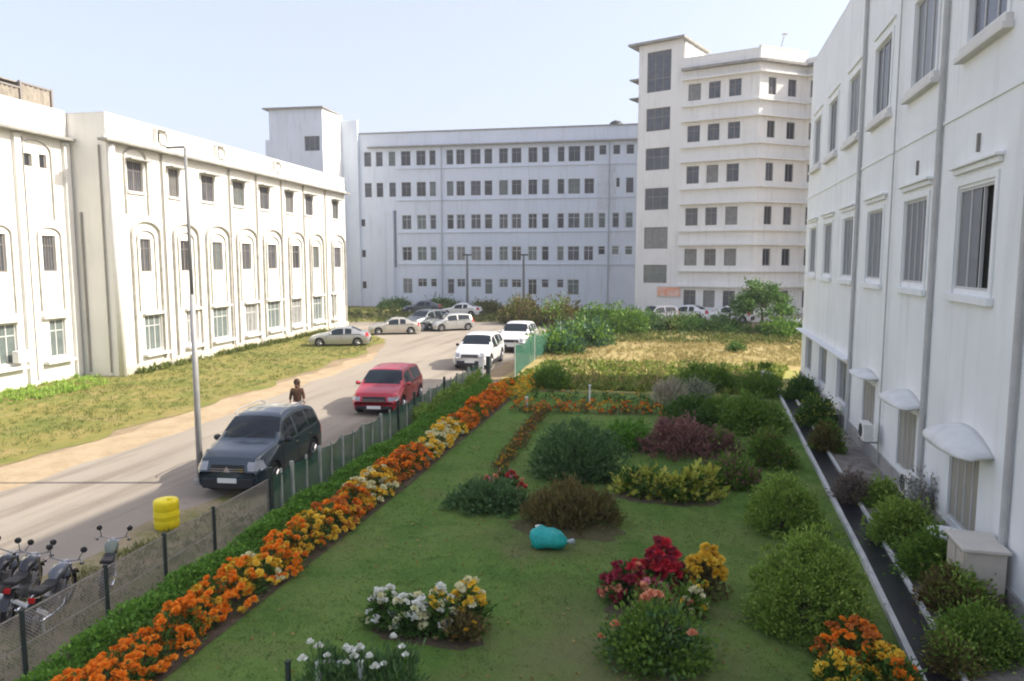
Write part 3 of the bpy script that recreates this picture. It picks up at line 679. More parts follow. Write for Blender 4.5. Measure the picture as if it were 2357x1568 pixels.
m = MB(); m.box(0, f2_.L, -.02, .3, 23.503, 23.6); f2_.put(m, 'coping', TRIM); m = MB(); m.box(0, f1.L, -.02, .3, 23.303, 23.4); f1.put(m, 'coping', TRIM)
m = MB(); m.tube([(2.4, .3, 23.6), (2.7, .3, 24.6)], .05, 6); m.ball((2.75, .3, 24.8), .3, 8, 4, .3); f2_.put(m, 'antenna', STEEL)
# orange sign on the tall block
m = MB(); m.box(1.1, 3.3, -.09, -.03, 2.05, 2.95)
t = thing('orange_sign', 'faded orange and white signboard fixed low on the tall block', 'sign', (SB[0], SB[1], 0), f.rz)
MB().box(-2.0, .25, -.1, -.04, 2.1, 2.95).build('board', pbr('orange_board', (.75, .27, .13), .6, var=.5, scale=2.2, c2=(.72, .55, .46)), t)
MB().box(-2.06, .31, -.12, -.035, 2.955, 3.0).build('frame', FRM, t)
MB().box(-2.06, .31, -.12, -.035, 2.05, 2.095).build('frame', FRM, t)

# ------------------------------------------------------------------ cars
RUB = pbr('rubber', (.02, .02, .02), .85); RIM = pbr('alloy', (.45, .45, .46), .3, metal=.9); CGL = pbr('car_glass', (.012, .018, .022), .05, spec=.45)
TRM = pbr('black_trim', (.03, .03, .032), .6); LAMP = pbr('lamp_lens', (.3, .31, .33), .1, spec=.8, coat=.6); TAIL = pbr('tail_lens', (.4, .02, .02), .2); PLATE = pbr('number_plate', (.75, .75, .72), .5); CHR = pbr('chrome', (.7, .7, .7), .12, metal=1)
SHAPES = dict(  # x from front (0) to back (1): roof/centre line heights, belt line, plan half width
    suv=dict(L=4.5, W=.92, top=[(0, .62), (.008, .78), (.03, .93), (.09, 1.02), (.25, 1.10), (.285, 1.13), (.40, 1.56), (.45, 1.64), (.6, 1.69), (.78, 1.64), (.88, 1.52), (.955, 1.20), (.985, 1.0), (1, .7)], belt=[(0, .6), (.25, 1.0), (.5, 1.03), (.9, 1.1), (1, .8)], wh=.345, fx=.185, rx=.80, ws=(.28, .415), rw=(.875, .955)),
    hatch=dict(L=3.85, W=.86, top=[(0, .5), (.01, .66), (.04, .79), (.12, .88), (.22, .95), (.25, .99), (.38, 1.42), (.44, 1.48), (.65, 1.5), (.84, 1.45), (.92, 1.34), (.975, .98), (.992, .8), (1, .6)], belt=[(0, .5), (.25, .88), (.5, .92), (.9, .99), (1, .7)], wh=.30, fx=.19, rx=.83, ws=(.245, .40), rw=(.87, .972)),
    sedan=dict(L=4.4, W=.87, top=[(0, .48), (.01, .62), (.04, .74), (.12, .84), (.26, .93), (.30, .96), (.42, 1.36), (.48, 1.43), (.62, 1.45), (.72, 1.38), (.84, 1.08), (.88, 1.04), (.975, 1.0), (.992, .8), (1, .55)], belt=[(0, .48), (.25, .85), (.5, .89), (.85, .94), (1, .7)], wh=.31, fx=.18, rx=.80, ws=(.295, .44), rw=(.71, .85)))
def car_parts(kind):
    s = SHAPES[kind]; L, W = s['L'], s['W']; ti = lambda t, tab: float(np.interp(t, [a for a, _ in tab], [b for _, b in tab]))
    ts = sorted(set([0, .002, .005, .009, .014, .02, .03, .04, .055] + [round(.07 + i * .0135, 4) for i in range(66)] + [.965, .975, .983, .988, .992, .996, 1]))
    ts = [t for t in ts if t <= 1]
    tops = [ti(t, s['top']) for t in ts]
    sm = tops[:]
    for i in range(2, len(ts) - 2):
        if .06 < ts[i] < .96: sm[i] = sum(tops[i - 2:i + 3]) / 5
    sill = .24 if kind == 'suv' else .19; wr = s['wh'] + .055
    NS, NG, NT = 9, 5, 8
    rowsV = []
    for i, t in enumerate(ts):
        zt = sm[i]; zb = min(ti(t, s['belt']), zt - .03 - .02 * (0 if t < .25 else 0)); x = L * (.5 - t)
        e0 = min(1, t / .10); e1 = min(1, (1 - t) / .08)
        hw = W * (1 - .17 * (1 - e0) ** 2.2) * (1 - .10 * (1 - e1) ** 2)
        zl = sill + .06 * (1 - min(1, t / .04)) + .08 * (1 - min(1, (1 - t) / .05))
        for c in (s['fx'], s['rx']):
            dx = abs(t - c) * L
            if dx < wr: zl = max(zl, s['wh'] + math.sqrt(wr * wr - dx * dx) * 1.02)
        zl = min(zl, zb - .05)
        sec = []
        for j in range(NS):
            k = j / (NS - 1); z = zl + (zb - zl) * k; q = (z - .62) / .5
            sec.append((hw * (1 - .055 * q * q - (.03 if z < .35 else 0)), z))
        gh = max(0, zt - zb); yr = max(hw * .55, hw * .985 - .40 * gh - .02)
        zr = zb + gh * .93
        for j in range(1, NG + 1):
            k = j / NG; sec.append((hw * .965 + (yr - hw * .965) * k ** 1.15, zb + (zr - zb) * k))
        for j in range(1, NT + 1):
            k = j / NT; sec.append((yr * (1 - k), zr + (zt - zr) * (1 - (1 - k) ** 2.4)))
        rowsV.append((x, sec, zb, zt))
    M = len(rowsV[0][1]); verts = []; 
    for x, sec, _, _ in rowsV:
        verts += [(x, -y, z) for y, z in sec] + [(x, y, z) for y, z in sec[:-1][::-1]]
    C = 2 * M - 1; parts = {}
    def side_idx(j): return j if j < M - 1 else (C - 2 - j)
    for i in range(len(ts) - 1):
        t = (ts[i] + ts[i + 1]) / 2
        for j in range(C - 1):
            k = side_idx(j); q = [i * C + j, (i + 1) * C + j, (i + 1) * C + j + 1, i * C + j + 1]
            P = [verts[a] for a in q]; cx, cyy, cz = [sum(p[d] for p in P) / 4 for d in range(3)]
            name = 'body'; gh = rowsV[i][3] - rowsV[i][2]
            if NS - 1 <= k < NS + NG - 2 + 1 and gh > .26:
                a, b = s['ws'][1] - .055, s['rw'][0] + .0
                if a < t < b and k < NS + NG - 2:
                    if kind == 'suv': mids = (.545, .74)
                    else: mids = (.585,) 
                    if not any(abs(t - mm) < .011 for mm in mids):
                        n_ = sum(t > mm for mm in mids); name = 'side_window_%d_%d' % (n_, cyy > 0)
            if k >= NS + NG - 1 and s['ws'][0] < t < s['ws'][1] and abs(cyy) < W * .80: name = 'windscreen'
            if k >= NS + NG - 1 and s['rw'][0] < t < s['rw'][1] and abs(cyy) < W * .74: name = 'rear_window'
            if t < .075 and k >= 3 and abs(cyy) > W * .56 and .15 * 0 + (sm[0] + .05) < cz < sm[0] + .17 + .07 * (kind == 'suv'): name = 'headlight_%d' % (cyy > 0)
            if t < .03 and abs(cyy) < W * .5 and sm[0] - .02 < cz < sm[0] + .17: name = 'grille'
            if t > .93 and abs(cyy) > W * .70 and .72 < cz < 1.12: name = 'tail_light_%d' % (cyy > 0)
            parts.setdefault(name, []).append(q)
    parts['body'] += [list(range(C))[::-1], [(len(ts) - 1) * C + a for a in range(C)]]
    parts['body'] += []
    out = {}
    for nme, fs in parts.items():
        used = sorted({a for q in fs for a in q}); mp = {a: n for n, a in enumerate(used)}
        out[nme] = ([verts[a] for a in used], [tuple(mp[a] for a in q) for q in fs])
    return out, s, sm[0]
CARM = {}
def car(name, label, cat, kind, paint, x, y, fwd, group=None, k=1.0, black_lower=False, rails=False, badge=False):
    if kind not in CARM: CARM[kind] = car_parts(kind)
    parts, s, zf = CARM[kind]; L, W = s['L'], s['W']
    t = thing(name, label, cat, (x, y, .012), math.atan2(fwd[1], fwd[0]), group); t.scale = (k, k, k)
    mt = dict(windscreen=CGL, rear_window=CGL, grille=TRM)
    for nme, (v, fc) in parts.items():
        base = nme.rsplit('_', 1)[0] if nme[-1].isdigit() else nme
        if base.startswith('side_window'): base = 'side_window'
        m_ = {'body': paint, 'side_window': CGL, 'headlight': LAMP, 'tail_light': TAIL}.get(base) or mt.get(base, paint)
        o = MB().add(v, fc).build(base, m_, t, smooth=True)
    u = MB(); u.box(-L * .47, L * .47, -W * .80, W * .80, .2, .42); u.box(-L * .36, L * .42, -W * .5, W * .5, .3, .7); u.build('underbody', TRM, t)
    for c in (s['fx'], s['rx']):
        for sg in (-1, 1):
            cx = L * (.5 - c); r = s['wh']; cyy = sg * (W - .115)
            ty = MB(); ty.lathe([(r * .6, -.11), (r * .93, -.11), (r, -.07), (r, .07), (r * .93, .11), (r * .6, .11)], (0, 0, 0), 'y', 24)
            wo_ = ty.build('wheel', RUB, t, smooth=False, loc=(cx, cyy, r))
            rm = MB(); rm.lathe([(r * .66, sg * .085), (r * .64, sg * .117), (r * .58, sg * .117), (r * .55, sg * .07)], (0, 0, 0), 'y', 20)
            for a in range(5):
                th = a * 2 * math.pi / 5
                rm.tube([(0, sg * .10, 0), (math.cos(th) * r * .6, sg * .112, math.sin(th) * r * .6)], [.045, .03], 5)
            rm.lathe([(.06, sg * .09), (.05, sg * .122)], (0, 0, 0), 'y', 10); rm.build('rim', RIM, wo_)
            ar = MB()
            if black_lower:
                n = 14; R1, R2 = r + .045, r + .11
                vs = [(cx + R * math.cos(math.pi * k / n), sg * (W * yy), r * 1.0 + R * math.sin(math.pi * k / n)) for yy in (.972, 1.0) for R in (R1, R2) for k in range(n + 1)]
                N = n + 1; fs = []
                for k in range(n): fs += [(2 * N + k, 2 * N + k + 1, 3 * N + k + 1, 3 * N + k), (N + k, N + k + 1, 3 * N + k + 1, 3 * N + k), (k, k + 1, 2 * N + k + 1, 2 * N + k)]
                ar.add(vs, fs); ar.build('wheel_arch', TRM, t)
    for sg in (-1, 1):
        mb = MB(); mb.ball((L * (.5 - s['ws'][0] - .06), sg * (W + .09), s['belt'][1][1] + .1), .1, 8, 6, .75); mb.tube([(L * (.5 - s['ws'][0] - .06), sg * (W - .06), s['belt'][1][1] + .04), (L * (.5 - s['ws'][0] - .06), sg * (W + .06), s['belt'][1][1] + .07)], .025, 5)
        mb.build('wing_mirror', paint if not black_lower else TRM, t, smooth=True)
        if black_lower:
            MB().box(-L * .26, L * .27, sg * (W - .02) - .03, sg * (W - .02) + .03, .2, .37).build('sill_trim', TRM, t, bevel=.01)
        if rails:
            rr = MB(); rr.tube([(L * .08, sg * W * .70, 1.62), (L * .04, sg * W * .70, 1.70), (-L * .28, sg * W * .70, 1.70), (-L * .34, sg * W * .68, 1.6)], .018, 6); rr.build('roof_rail', STEEL, t)
        for hx in (-.02, -.24):
            MB().box(L * hx - .09, L * hx + .09, sg * W * 1.0 - .012, sg * W * 1.0 + .012, s['belt'][1][1] - .14, s['belt'][1][1] - .115).build('door_handle', CHR if rails else paint, t)
            
        if k < 1 or kind != 'sedan':
            for dx in (.20, -.045, -.24):
                zs_ = [.42 + (s['belt'][1][1] - .42) * q / 6 for q in range(7)]
                MB().tube([(L * dx, sg * (W * (1 - .055 * ((z - .62) / .5) ** 2) + .001), z) for z in zs_], .007, 4).build('door_seam', TRM, t)
        MB().box(-L * .36, L * .14, sg * W * .985 - .01, sg * W * .985 + .012, s['belt'][1][1] + .0, s['belt'][1][1] + .035).build('window_trim', CHR if rails else TRM, t)
    b = MB(); b.box(L * .5 - .08, L * .5 + .025, -W * .74, W * .74, .24, zf - .14); b.build('front_bumper', TRM, t, bevel=.03)
    b = MB(); b.box(L * .5 + .026, L * .5 + .04, -.25, .25, zf - .30 + .06, zf - .19 + .06); b.build('number_plate', PLATE, t)
    b = MB(); b.box(-L * .5 - .03, -L * .5 + .08, -W * .78, W * .78, .3, .55); b.build('rear_bumper', TRM, t, bevel=.03)
    b = MB(); b.box(-L * .5 - .03, -L * .5 - .015, -.25, .25, .62, .73); b.build('number_plate', PLATE, t)
    b = MB(); [b.box(L * .5 - .004, L * .5 + .012, -W * .46, W * .46, z, z + .015) for z in (zf + .02, zf + .07)]; b.build('grille_bar', CHR, t)
    if badge:
        MB().prism_y([(-.09, -.05), (.09, -.05), (0, .08)], -.01, .01).build('badge', CHR, t, loc=(L * .5 + .02, 0, zf + .06), rz=(0, 0, math.pi / 2))
    for zz, sgn in ((s['belt'][1][1] + .1, 1),):
        wpr = MB(); x0 = L * (.5 - s['ws'][0]) - .02; z0 = s['top'][5][1] + .015
        wpr.tube([(x0, -.05, z0), (x0 - .12, .45, z0 + .17)], .008, 4); wpr.tube([(x0, -.55, z0 - .0), (x0 - .12, -.1, z0 + .17)], .008, 4); wpr.build('wiper', TRM, t)
    return t
def paint(n, c, metal=.3): return pbr('paint_' + n, c, .32, metal=metal, spec=.5, coat=.7)
P_DK = paint('dark_blue_grey', (.03, .05, .062)); P_RD = paint('red', (.42, .018, .03)); P_WT = paint('white', (.72, .72, .70), 0); P_SV = paint('silver', (.42, .42, .40), .5)
P_BG = paint('beige', (.48, .45, .38), .4); P_GR = paint('grey', (.09, .10, .11)); 
suv_ = car('parked_suv', 'dark blue grey SUV with chrome window trim parked beside the lamp post', 'car', 'suv', P_DK, -10.42, 16.2, (.13, -.99), black_lower=True, rails=True, badge=True, k=.88); suv_.scale = (.86, .9, 1.0)
car('red_hatchback', 'red hatchback parked beside the green fence behind the dark SUV', 'car', 'hatch', P_RD, -10.95, 25.3, (.12, -.993))
x, y = at(1083, 852); car('white_suv', 'white SUV facing the camera beyond the red hatchback', 'car', 'suv', P_WT, x - .1, y + 2.0, (.06, -1), black_lower=True)
x, y = at(1172, 815); car('white_suv', 'white SUV half hidden behind another white SUV near the green net', 'car', 'suv', P_WT, x - .1, y + 2.6, (.05, -1))
x, y = at(790, 800); car('silver_sedan', 'silver car on the grass edge nearest the left building', 'car', 'sedan', P_SV, x - .7, y + 1, (-.93, -.36), k=.86)
x, y = at(905, 772); car('beige_sedan', 'beige car parked broadside at the end of the road', 'car', 'sedan', P_BG, x - .3, y + 1, (-.9, -.43), k=.86)
x, y = at(962, 762); car('grey_suv', 'dark grey SUV parked between the beige car and silver hatchback', 'car', 'suv', P_GR, x + .2, y + 1.2, (-.35, -.94), k=.95)
x, y = at(1028, 765); car('silver_hatchback', 'silver hatchback at the right end of the far row of cars', 'car', 'hatch', P_SV, x - .2, y + 1.6, (-.75, -.66), k=.9)
x, y = at(1065, 727); car('white_sedan', 'white car parked crosswise behind the far row of cars', 'car', 'sedan', P_WT, x, y - .5, (-1, -.05), k=.9)
x, y = at(1000, 722); car('dark_sedan', 'dark car at the back next to the crosswise white car', 'car', 'sedan', P_GR, x - 1.5, y + .5, (-.9, -.3), k=.9)
# vehicles at the tall block
x, y = at(1580, 738); car('white_sedan', 'white car low against the tall block under the three ground floor windows', 'car', 'sedan', P_WT, x, y, (-1, .3))
x, y = at(1680, 742); car('white_hatchback', 'white hatchback against the tall block left of the small tree', 'car', 'hatch', P_WT, x, y, (-1, .3))
x, y = at(1838, 764); car('white_hatchback', 'white hatchback peeping out from behind the near right building', 'car', 'hatch', P_WT, x + 1.2, y, (-1, .1))
x, y = at(1512, 742); car('white_hatchback', 'white hatchback at the left foot of the tall block under the orange sign', 'car', 'hatch', P_WT, x, y, (-.8, -.6))

# ------------------------------------------------------------------ motorcycles and bicycle
MTR = pbr('moto_black', (.02, .02, .022), .25, coat=.6); ENG = pbr('engine_metal', (.28, .27, .26), .4, metal=.8); SEAT = pbr('seat_vinyl', (.03, .028, .027), .6)
def torus(b, c, R, r, n=24, k=8):
    vs = [(c[0] + (R + r * math.cos(q)) * math.cos(p), c[1] + r * math.sin(q), c[2] + (R + r * math.cos(q)) * math.sin(p)) for p in [2 * math.pi * i / n for i in range(n)] for q in [2 * math.pi * j / k for j in range(k)]]
    b.add(vs, [(i * k + j, ((i + 1) % n) * k + j, ((i + 1) % n) * k + (j + 1) % k, i * k + (j + 1) % k) for i in range(n) for j in range(k)])
def motorcycle(label, x, y, rz, tank, lean=.16):
    t = thing('motorcycle', label, 'motorcycle', (x, y, .01), rz); t.rotation_euler = (lean, 0, rz)
    for cx, nm in ((.66, 'wheel'), (-.66, 'wheel')):
        b = MB(); torus(b, (0, 0, 0), .27, .05); wo_ = b.build(nm, RUB, t, smooth=True, loc=(cx, 0, .32))
        b = MB(); torus(b, (0, 0, 0), .225, .016, 20, 5); b.lathe([(.05, -.06), (.05, .06)], (0, 0, 0), 'y', 10)
        for a in range(8): th = a * math.pi / 4; b.tube([(0, 0, 0), (math.cos(th) * .22, 0, math.sin(th) * .22)], .007, 4)
        b.build('rim', ENG, wo_)
    for sg in (-1, 1): MB().tube([(.66, sg * .09, .32), (.42, sg * .09, .92)], .022, 6).build('fork', CHR, t)
    b = MB(); b.tube([(.40, 0, .82), (.1, 0, .62), (-.1, 0, .35), (.28, 0, .3), (.4, 0, .75)], .022, 6); b.tube([(.1, 0, .7), (-.35, 0, .68), (-.75, 0, .78)], .02, 6); b.tube([(-.1, .05, .36), (-.66, .07, .32)], .02, 6); b.tube([(-.1, -.05, .36), (-.66, -.07, .32)], .02, 6)
    b.build('frame', MTR, t)
    b = MB(); n = 10; vs = []
    prof = [(.42, .02, .86, .02), (.36, .10, .88, .07), (.2, .15, .9, .11), (.02, .13, .87, .1), (-.1, .07, .8, .04)]
    for px_, w_, z_, h_ in prof:
        for k in range(n): a = 2 * math.pi * k / n; vs.append((px_, w_ * math.cos(a), z_ + h_ * math.sin(a)))
    b.add(vs, [(i * n + k, i * n + (k + 1) % n, (i + 1) * n + (k + 1) % n, (i + 1) * n + k) for i in range(4) for k in range(n)] + [tuple(range(n)), tuple(range(4 * n, 5 * n))]); b.build('fuel_tank', tank, t, smooth=True)
    b = MB(); b.prism_y([(-.08, .74), (-.08, .82), (-.3, .80), (-.5, .86), (-.78, .9), (-.78, .82), (-.4, .74)], -.12, .12); b.build('seat', SEAT, t, bevel=.03)
    b = MB(); b.box(-.12, .26, -.13, .13, .3, .5); b.lathe([(.09, -.14), (.11, -.1), (.11, .1), (.09, .14)], (.0, 0, .38), 'y', 12)
    for k in range(5): b.box(.08, .26, -.11, .11, .52 + k * .035, .535 + k * .035)
    b.build('engine', ENG, t, bevel=.01)
    MB().tube([(.22, -.12, .36), (.1, -.15, .24), (-.3, -.16, .26), (-.8, -.17, .36)], [.02, .022, .035, .045], 8).build('exhaust_pipe', CHR, t, smooth=True)
    MB().tube([(.3, .36, .98), (.4, .28, 1.02), (.42, 0, .95), (.4, -.28, 1.02), (.3, -.36, .98)], .014, 6).build('handlebar', ENG, t)
    for sg in (-1, 1):
        m = MB(); m.tube([(.38, sg * .24, 1.02), (.42, sg * .3, 1.18)], .008, 5); m.lathe([(.01, -.02), (.06, -.01), (.062, .012)], (.42, sg * .31, 1.21), 'x', 12); m.build('mirror', MTR, t)
        MB().tube([(.3, sg * .30, .975), (.34, sg * .37, .985)], .02, 6).build('grip', RUB, t)
    MB().lathe([(.02, .36), (.08, .40), (.095, .47), (.09, .5)], (0, 0, .88), 'x', 14).build('headlight', LAMP, t, smooth=True)
    b = MB(); n = 8; vs = []
    for i in range(n + 1):
        a = math.pi * (.15 + .6 * i / n); vs += [(.66 + .36 * math.cos(a), -.06, .32 + .36 * math.sin(a)), (.66 + .36 * math.cos(a), .06, .32 + .36 * math.sin(a))]
    b.add(vs, [(2 * i, 2 * i + 2, 2 * i + 3, 2 * i + 1) for i in range(n)]); o = b.build('mudguard', MTR, t); s_ = o.modifiers.new('s', 'SOLIDIFY'); s_.thickness = .01
    b = MB(); vs = []
    for i in range(n + 1):
        a = math.pi * (.25 + .65 * i / n); vs += [(-.66 + .37 * math.cos(a), -.07, .32 + .37 * math.sin(a)), (-.66 + .37 * math.cos(a), .07, .32 + .37 * math.sin(a))]
    b.add(vs, [(2 * i, 2 * i + 2, 2 * i + 3, 2 * i + 1) for i in range(n)]); o = b.build('mudguard', MTR, t); s_ = o.modifiers.new('s', 'SOLIDIFY'); s_.thickness = .01
    MB().box(-.9, -.84, -.05, .05, .72, .8).build('tail_light', TAIL, t)
    MB().tube([(-.05, .1, .3), (-.1, .32, .02)], .012, 5).build('side_stand', ENG, t)
    return t
def bike(px, py, turn, label, tank, lean, k=.8):
    x, y = at(px, py); t = motorcycle(label, x, y, math.atan2(-y, -x) + R_(turn), tank, lean); t.scale = (k, k, k)
bike(118, 1425, 155, 'black motorcycle with grey tank nearest the fence in the bottom left corner', P_GR, .14)
bike(48, 1405, 160, 'black motorcycle in the middle of the bottom left group', MTR, .16)
bike(-12, 1400, 150, 'black motorcycle cut by the left edge of the view', MTR, .18)
bike(245, 1352, 172, 'grey green motorcycle standing alone between the others and the yellow drum', pbr('dusty_green', (.16, .19, .15), .5), .15, .74)
x0, y0 = at(-20, 1405); x1, y1 = at(110, 1458); t = thing('white_barrier', 'white painted rail on short legs beside the motorcycles', 'barrier', (x0, y0, 0), math.atan2(y1 - y0, x1 - x0))
LL = math.hypot(x1 - x0, y1 - y0); WPT = pbr('white_paint_old', (.78, .77, .72), .5, var=.15, scale=6)
MB().tube([(0, 0, .3), (LL, 0, .3)], .035, 8).build('rail', WPT, t); 
for u in (.1, LL - .1): MB().tube([(u, 0, 0), (u, 0, .27)], .025, 6).build('leg', WPT, t)

# ------------------------------------------------------------------ yellow drum, lamp posts
x, y = at(385, 1216); t = thing('yellow_drum', 'bright yellow plastic drum on the road shoulder in front of the dark SUV', 'drum', (x, y, .01))
YEL = pbr('yellow_plastic', (.85, .68, .015), .4, var=.12, scale=7)
b = MB(); b.lathe([(.2, 0), (.236, .025), (.241, .19), (.236, .2), (.241, .21), (.243, .38), (.238, .39), (.243, .4), (.24, .55), (.225, .59), (.1, .595)], n=24); b.build('barrel', YEL, t, smooth=True)
MB().lathe([(.05, .59), (.05, .63), (.03, .635)], (.09, 0, 0), 'z', 12).build('cap', YEL, t)
MB().lathe([(.245, .0), (.25, .02), (.245, .04)], (0, 0, .27), 'z', 24).build('hoop', YEL, t)
x, y = at(462, 1112); t = thing('lamp_post', 'tall thin grey lamp post standing in front of the left building beside the dark SUV', 'lamp post', (x, y, 0))
GP = pbr('pole_grey', (.40, .39, .37), .5, metal=.3, var=.15, scale=4)
MB().lathe([(.075, 0), (.072, 2.5), (.06, 4.6)], n=12).build('pole', GP, t, smooth=True); MB().lathe([(.045, 4.6), (.035, 8.0)], n=10).build('upper_pole', pbr('pole_dark', (.24, .24, .23), .5), t, smooth=True)
MB().lathe([(.16, 0), (.16, .1), (.1, .14)], n=12).build('base_collar', CONC, t)
MB().box(-.5, .0, -.03, .03, 8.0, 8.05).build('top_arm', GP, t)
for px, py, top, lab in ((1076, 722, 4.9, 'dark lamp post left of the other in front of the pale blue block'), (1205, 722, 5.0, 'dark lamp post with a T shaped head in front of the pale blue block')):
    x, y = at(px, py); t = thing('lamp_post', lab, 'lamp post', (x, y, 0))
    MB().lathe([(.16, 0), (.1, 5.9)], n=8).build('pole', pbr('pole_far', (.16, .17, .17), .6), t); MB().box(-.45, .45, -.1, .1, 5.9, 6.05).build('lamp_head', IRON, t)

# ------------------------------------------------------------------ person behind the SUV
SKIN = pbr('skin', (.25, .14, .09), .6); HAIR = pbr('hair_dark', (.045, .022, .012), .6); BRN = pbr('brown_cloth', (.09, .045, .025), .9, var=.25, scale=12); PANT = pbr('pale_trousers', (.52, .48, .44), .9, var=.1, scale=8)
def skin_body(name, mat, parent, pts, edges, rad, root=0, sub=2):
    me = bpy.data.meshes.new(name); me.from_pydata(pts, edges, []); o = link(name, me, parent); me.materials.append(mat)
    o.modifiers.new('skin', 'SKIN'); sk = me.skin_vertices[0].data
    for i, r in enumerate(rad): sk[i].radius = (r if isinstance(r, tuple) else (r, r)); sk[i].use_root = (i == root)
    s = o.modifiers.new('sub', 'SUBSURF'); s.levels = sub; s.render_levels = sub
    for k in [o]: o.modifiers['skin'].use_smooth_shade = True
    return o
t = thing('person', 'dark haired person in a brown top walking on the road behind the SUV', 'person', (*at(683, 874, 1.55), .008), R_(200)); t.scale = (.88, .88, .88)
pts = [(0, 0, .93), (0, 0, 1.12), (0, 0, 1.32), (0, 0, 1.43), (0, 0, 1.5), (0, .02, 1.60),
       (.17, 0, 1.38), (.24, -.03, 1.12), (.25, .10, .90), (-.17, 0, 1.38), (-.24, .03, 1.12), (-.25, .16, .92),
       (.09, 0, .88), (.10, .12, .5), (.10, .08, .09), (.10, .20, .05), (-.09, 0, .88), (-.10, -.06, .5), (-.10, -.22, .13), (-.10, -.12, .05)]
ed = [(0, 1), (1, 2), (2, 3), (3, 4), (4, 5), (2, 6), (6, 7), (7, 8), (2, 9), (9, 10), (10, 11), (0, 12), (12, 13), (13, 14), (14, 15), (0, 16), (16, 17), (17, 18), (18, 19)]
rd = [(.15, .11), (.14, .10), (.17, .10), .06, .05, .085, .06, .042, .028, .06, .042, .028, .085, .058, .038, .035, .085, .058, .038, .035]
skin_body('body', SKIN, t, pts, ed, rd)
skin_body('shirt', BRN, t, [(0, 0, .86), (0, 0, 1.12), (0, 0, 1.34), (.18, 0, 1.38), (.24, -.025, 1.14), (.25, .05, 1.0), (-.18, 0, 1.38), (-.24, .035, 1.14), (-.25, .09, 1.02)], [(0, 1), (1, 2), (2, 3), (3, 4), (4, 5), (2, 6), (6, 7), (7, 8)], [(.175, .13), (.165, .12), (.19, .125), .078, .058, .05, .078, .058, .05])
skin_body('trousers', PANT, t, [(0, 0, .92), (.09, 0, .86), (.10, .12, .5), (.10, .08, .14), (-.09, 0, .86), (-.10, -.06, .5), (-.10, -.2, .18)], [(0, 1), (1, 2), (2, 3), (0, 4), (4, 5), (5, 6)], [(.16, .12), .10, .075, .065, .10, .075, .065])
b = MB(); b.ball((0, -.02, 1.655), .125, 12, 8, 1.1); b.ball((0, -.08, 1.52), .1, 10, 6, 1.5); b.build('hair', HAIR, t, smooth=True)
b = MB(); b.ball((0, .10, 1.60), .018, 6, 4); b.build('nose', SKIN, t); b = MB(); [b.ball((sx * .035, .088, 1.63), .011, 6, 4) for sx in (-1, 1)]; b.build('eyes', HAIR, t)
for sg in (-1, 1):
    hp = (.25 * sg, .115 if sg > 0 else .175, .86); b = MB(); b.ball(hp, .038, 8, 6, 1.3)
    for k in range(4): b.tube([(hp[0] - sg * .005, hp[1] - .03 + k * .02, hp[2] - .03), (hp[0], hp[1] - .03 + k * .022, hp[2] - .075), (hp[0] - sg * .012, hp[1] - .03 + k * .022, hp[2] - .105 - (.01 if k in (1, 2) else 0))], [.01, .009, .007], 5)
    b.tube([(hp[0] - sg * .01, hp[1] + .03, hp[2]), (hp[0] - sg * .03, hp[1] + .05, hp[2] - .05)], [.011, .008], 5); b.build('hand', SKIN, t, smooth=True)

# ------------------------------------------------------------------ garden fence
FX = lambda Y: np.interp(Y, [2, 13.4, 15.7, 30.7, 40], [-8.15, -8.5, -8.6, -9.1, -9.2])
NET = pbr('green_shade_net', (.035, .115, .075), .7, var=.25, scale=2.5, alpha=.80)
TNET = pbr('teal_shade_net', (.02, .10, .075), .8, scale=1.0, alpha=.62, c2=(.05, .14, .08))
WIRE = pbr('fence_wire', (.33, .31, .27), .6, metal=.3, var=.2, scale=5); FPD = pbr('post_dark', (.04, .055, .045), .7, var=.3, scale=4); FPL = pbr('post_pale', (.42, .44, .38), .8, var=.3, scale=4)
t = thing('garden_fence', 'low mesh and green net fence between the road and the marigold row', 'fence', (-8.5, 13.4, 0))
pY = [5.5, 7.3, 8.75, 10.05, 11.4, 13.35]
def wire_panel(y0, y1):
    x0, x1 = FX(y0), FX(y1); L = math.hypot(x1 - x0, y1 - y0); b = MB(); s = .05; H = .86
    ux, uy = (x1 - x0) / L, (y1 - y0) / L
    def P(u, z): return (x0 + ux * u + 8.5, y0 + uy * u - 13.4, z)
    def wire(u0, z0, u1, z1, r=.0035):
        a, c = P(u0, z0), P(u1, z1); b.add([(a[0] - r, a[1], a[2] - r), (a[0] + r, a[1], a[2] - r), (a[0], a[1], a[2] + r * 1.5), (c[0] - r, c[1], c[2] - r), (c[0] + r, c[1], c[2] - r), (c[0], c[1], c[2] + r * 1.5)], [(0, 1, 4, 3), (1, 2, 5, 4), (2, 0, 3, 5)])
    k = -H
    while k < L:
        a0, z0 = max(k, 0), max(0, -k); a1 = min(k + H, L); wire(a0, z0 + .02, a1, a1 - k + .02)
        a0, a1 = max(k, 0), min(k + H, L); wire(a0, H - (a0 - k) + .02, a1, H - (a1 - k) + .02)
        k += s
    for z in (.05, .45, .885): wire(0, z, L, z, .007)
    o = b.build('wire_mesh', WIRE, t); o['kind'] = 'stuff'
for a, b_ in zip(pY[:-1], pY[1:]): wire_panel(a, b_)
for y in pY[:-1]: MB().tube([(FX(y) + 8.5, y - 13.4, 0), (FX(y) + 8.5, y - 13.4, .93)], .035, 6).build('post', FPD, t)
pY2 = [13.35, 14.3, 15.65, 16.9, 18.2, 19.5, 20.9, 22.4, 24.0, 25.7, 27.4, 29.1, 30.7]
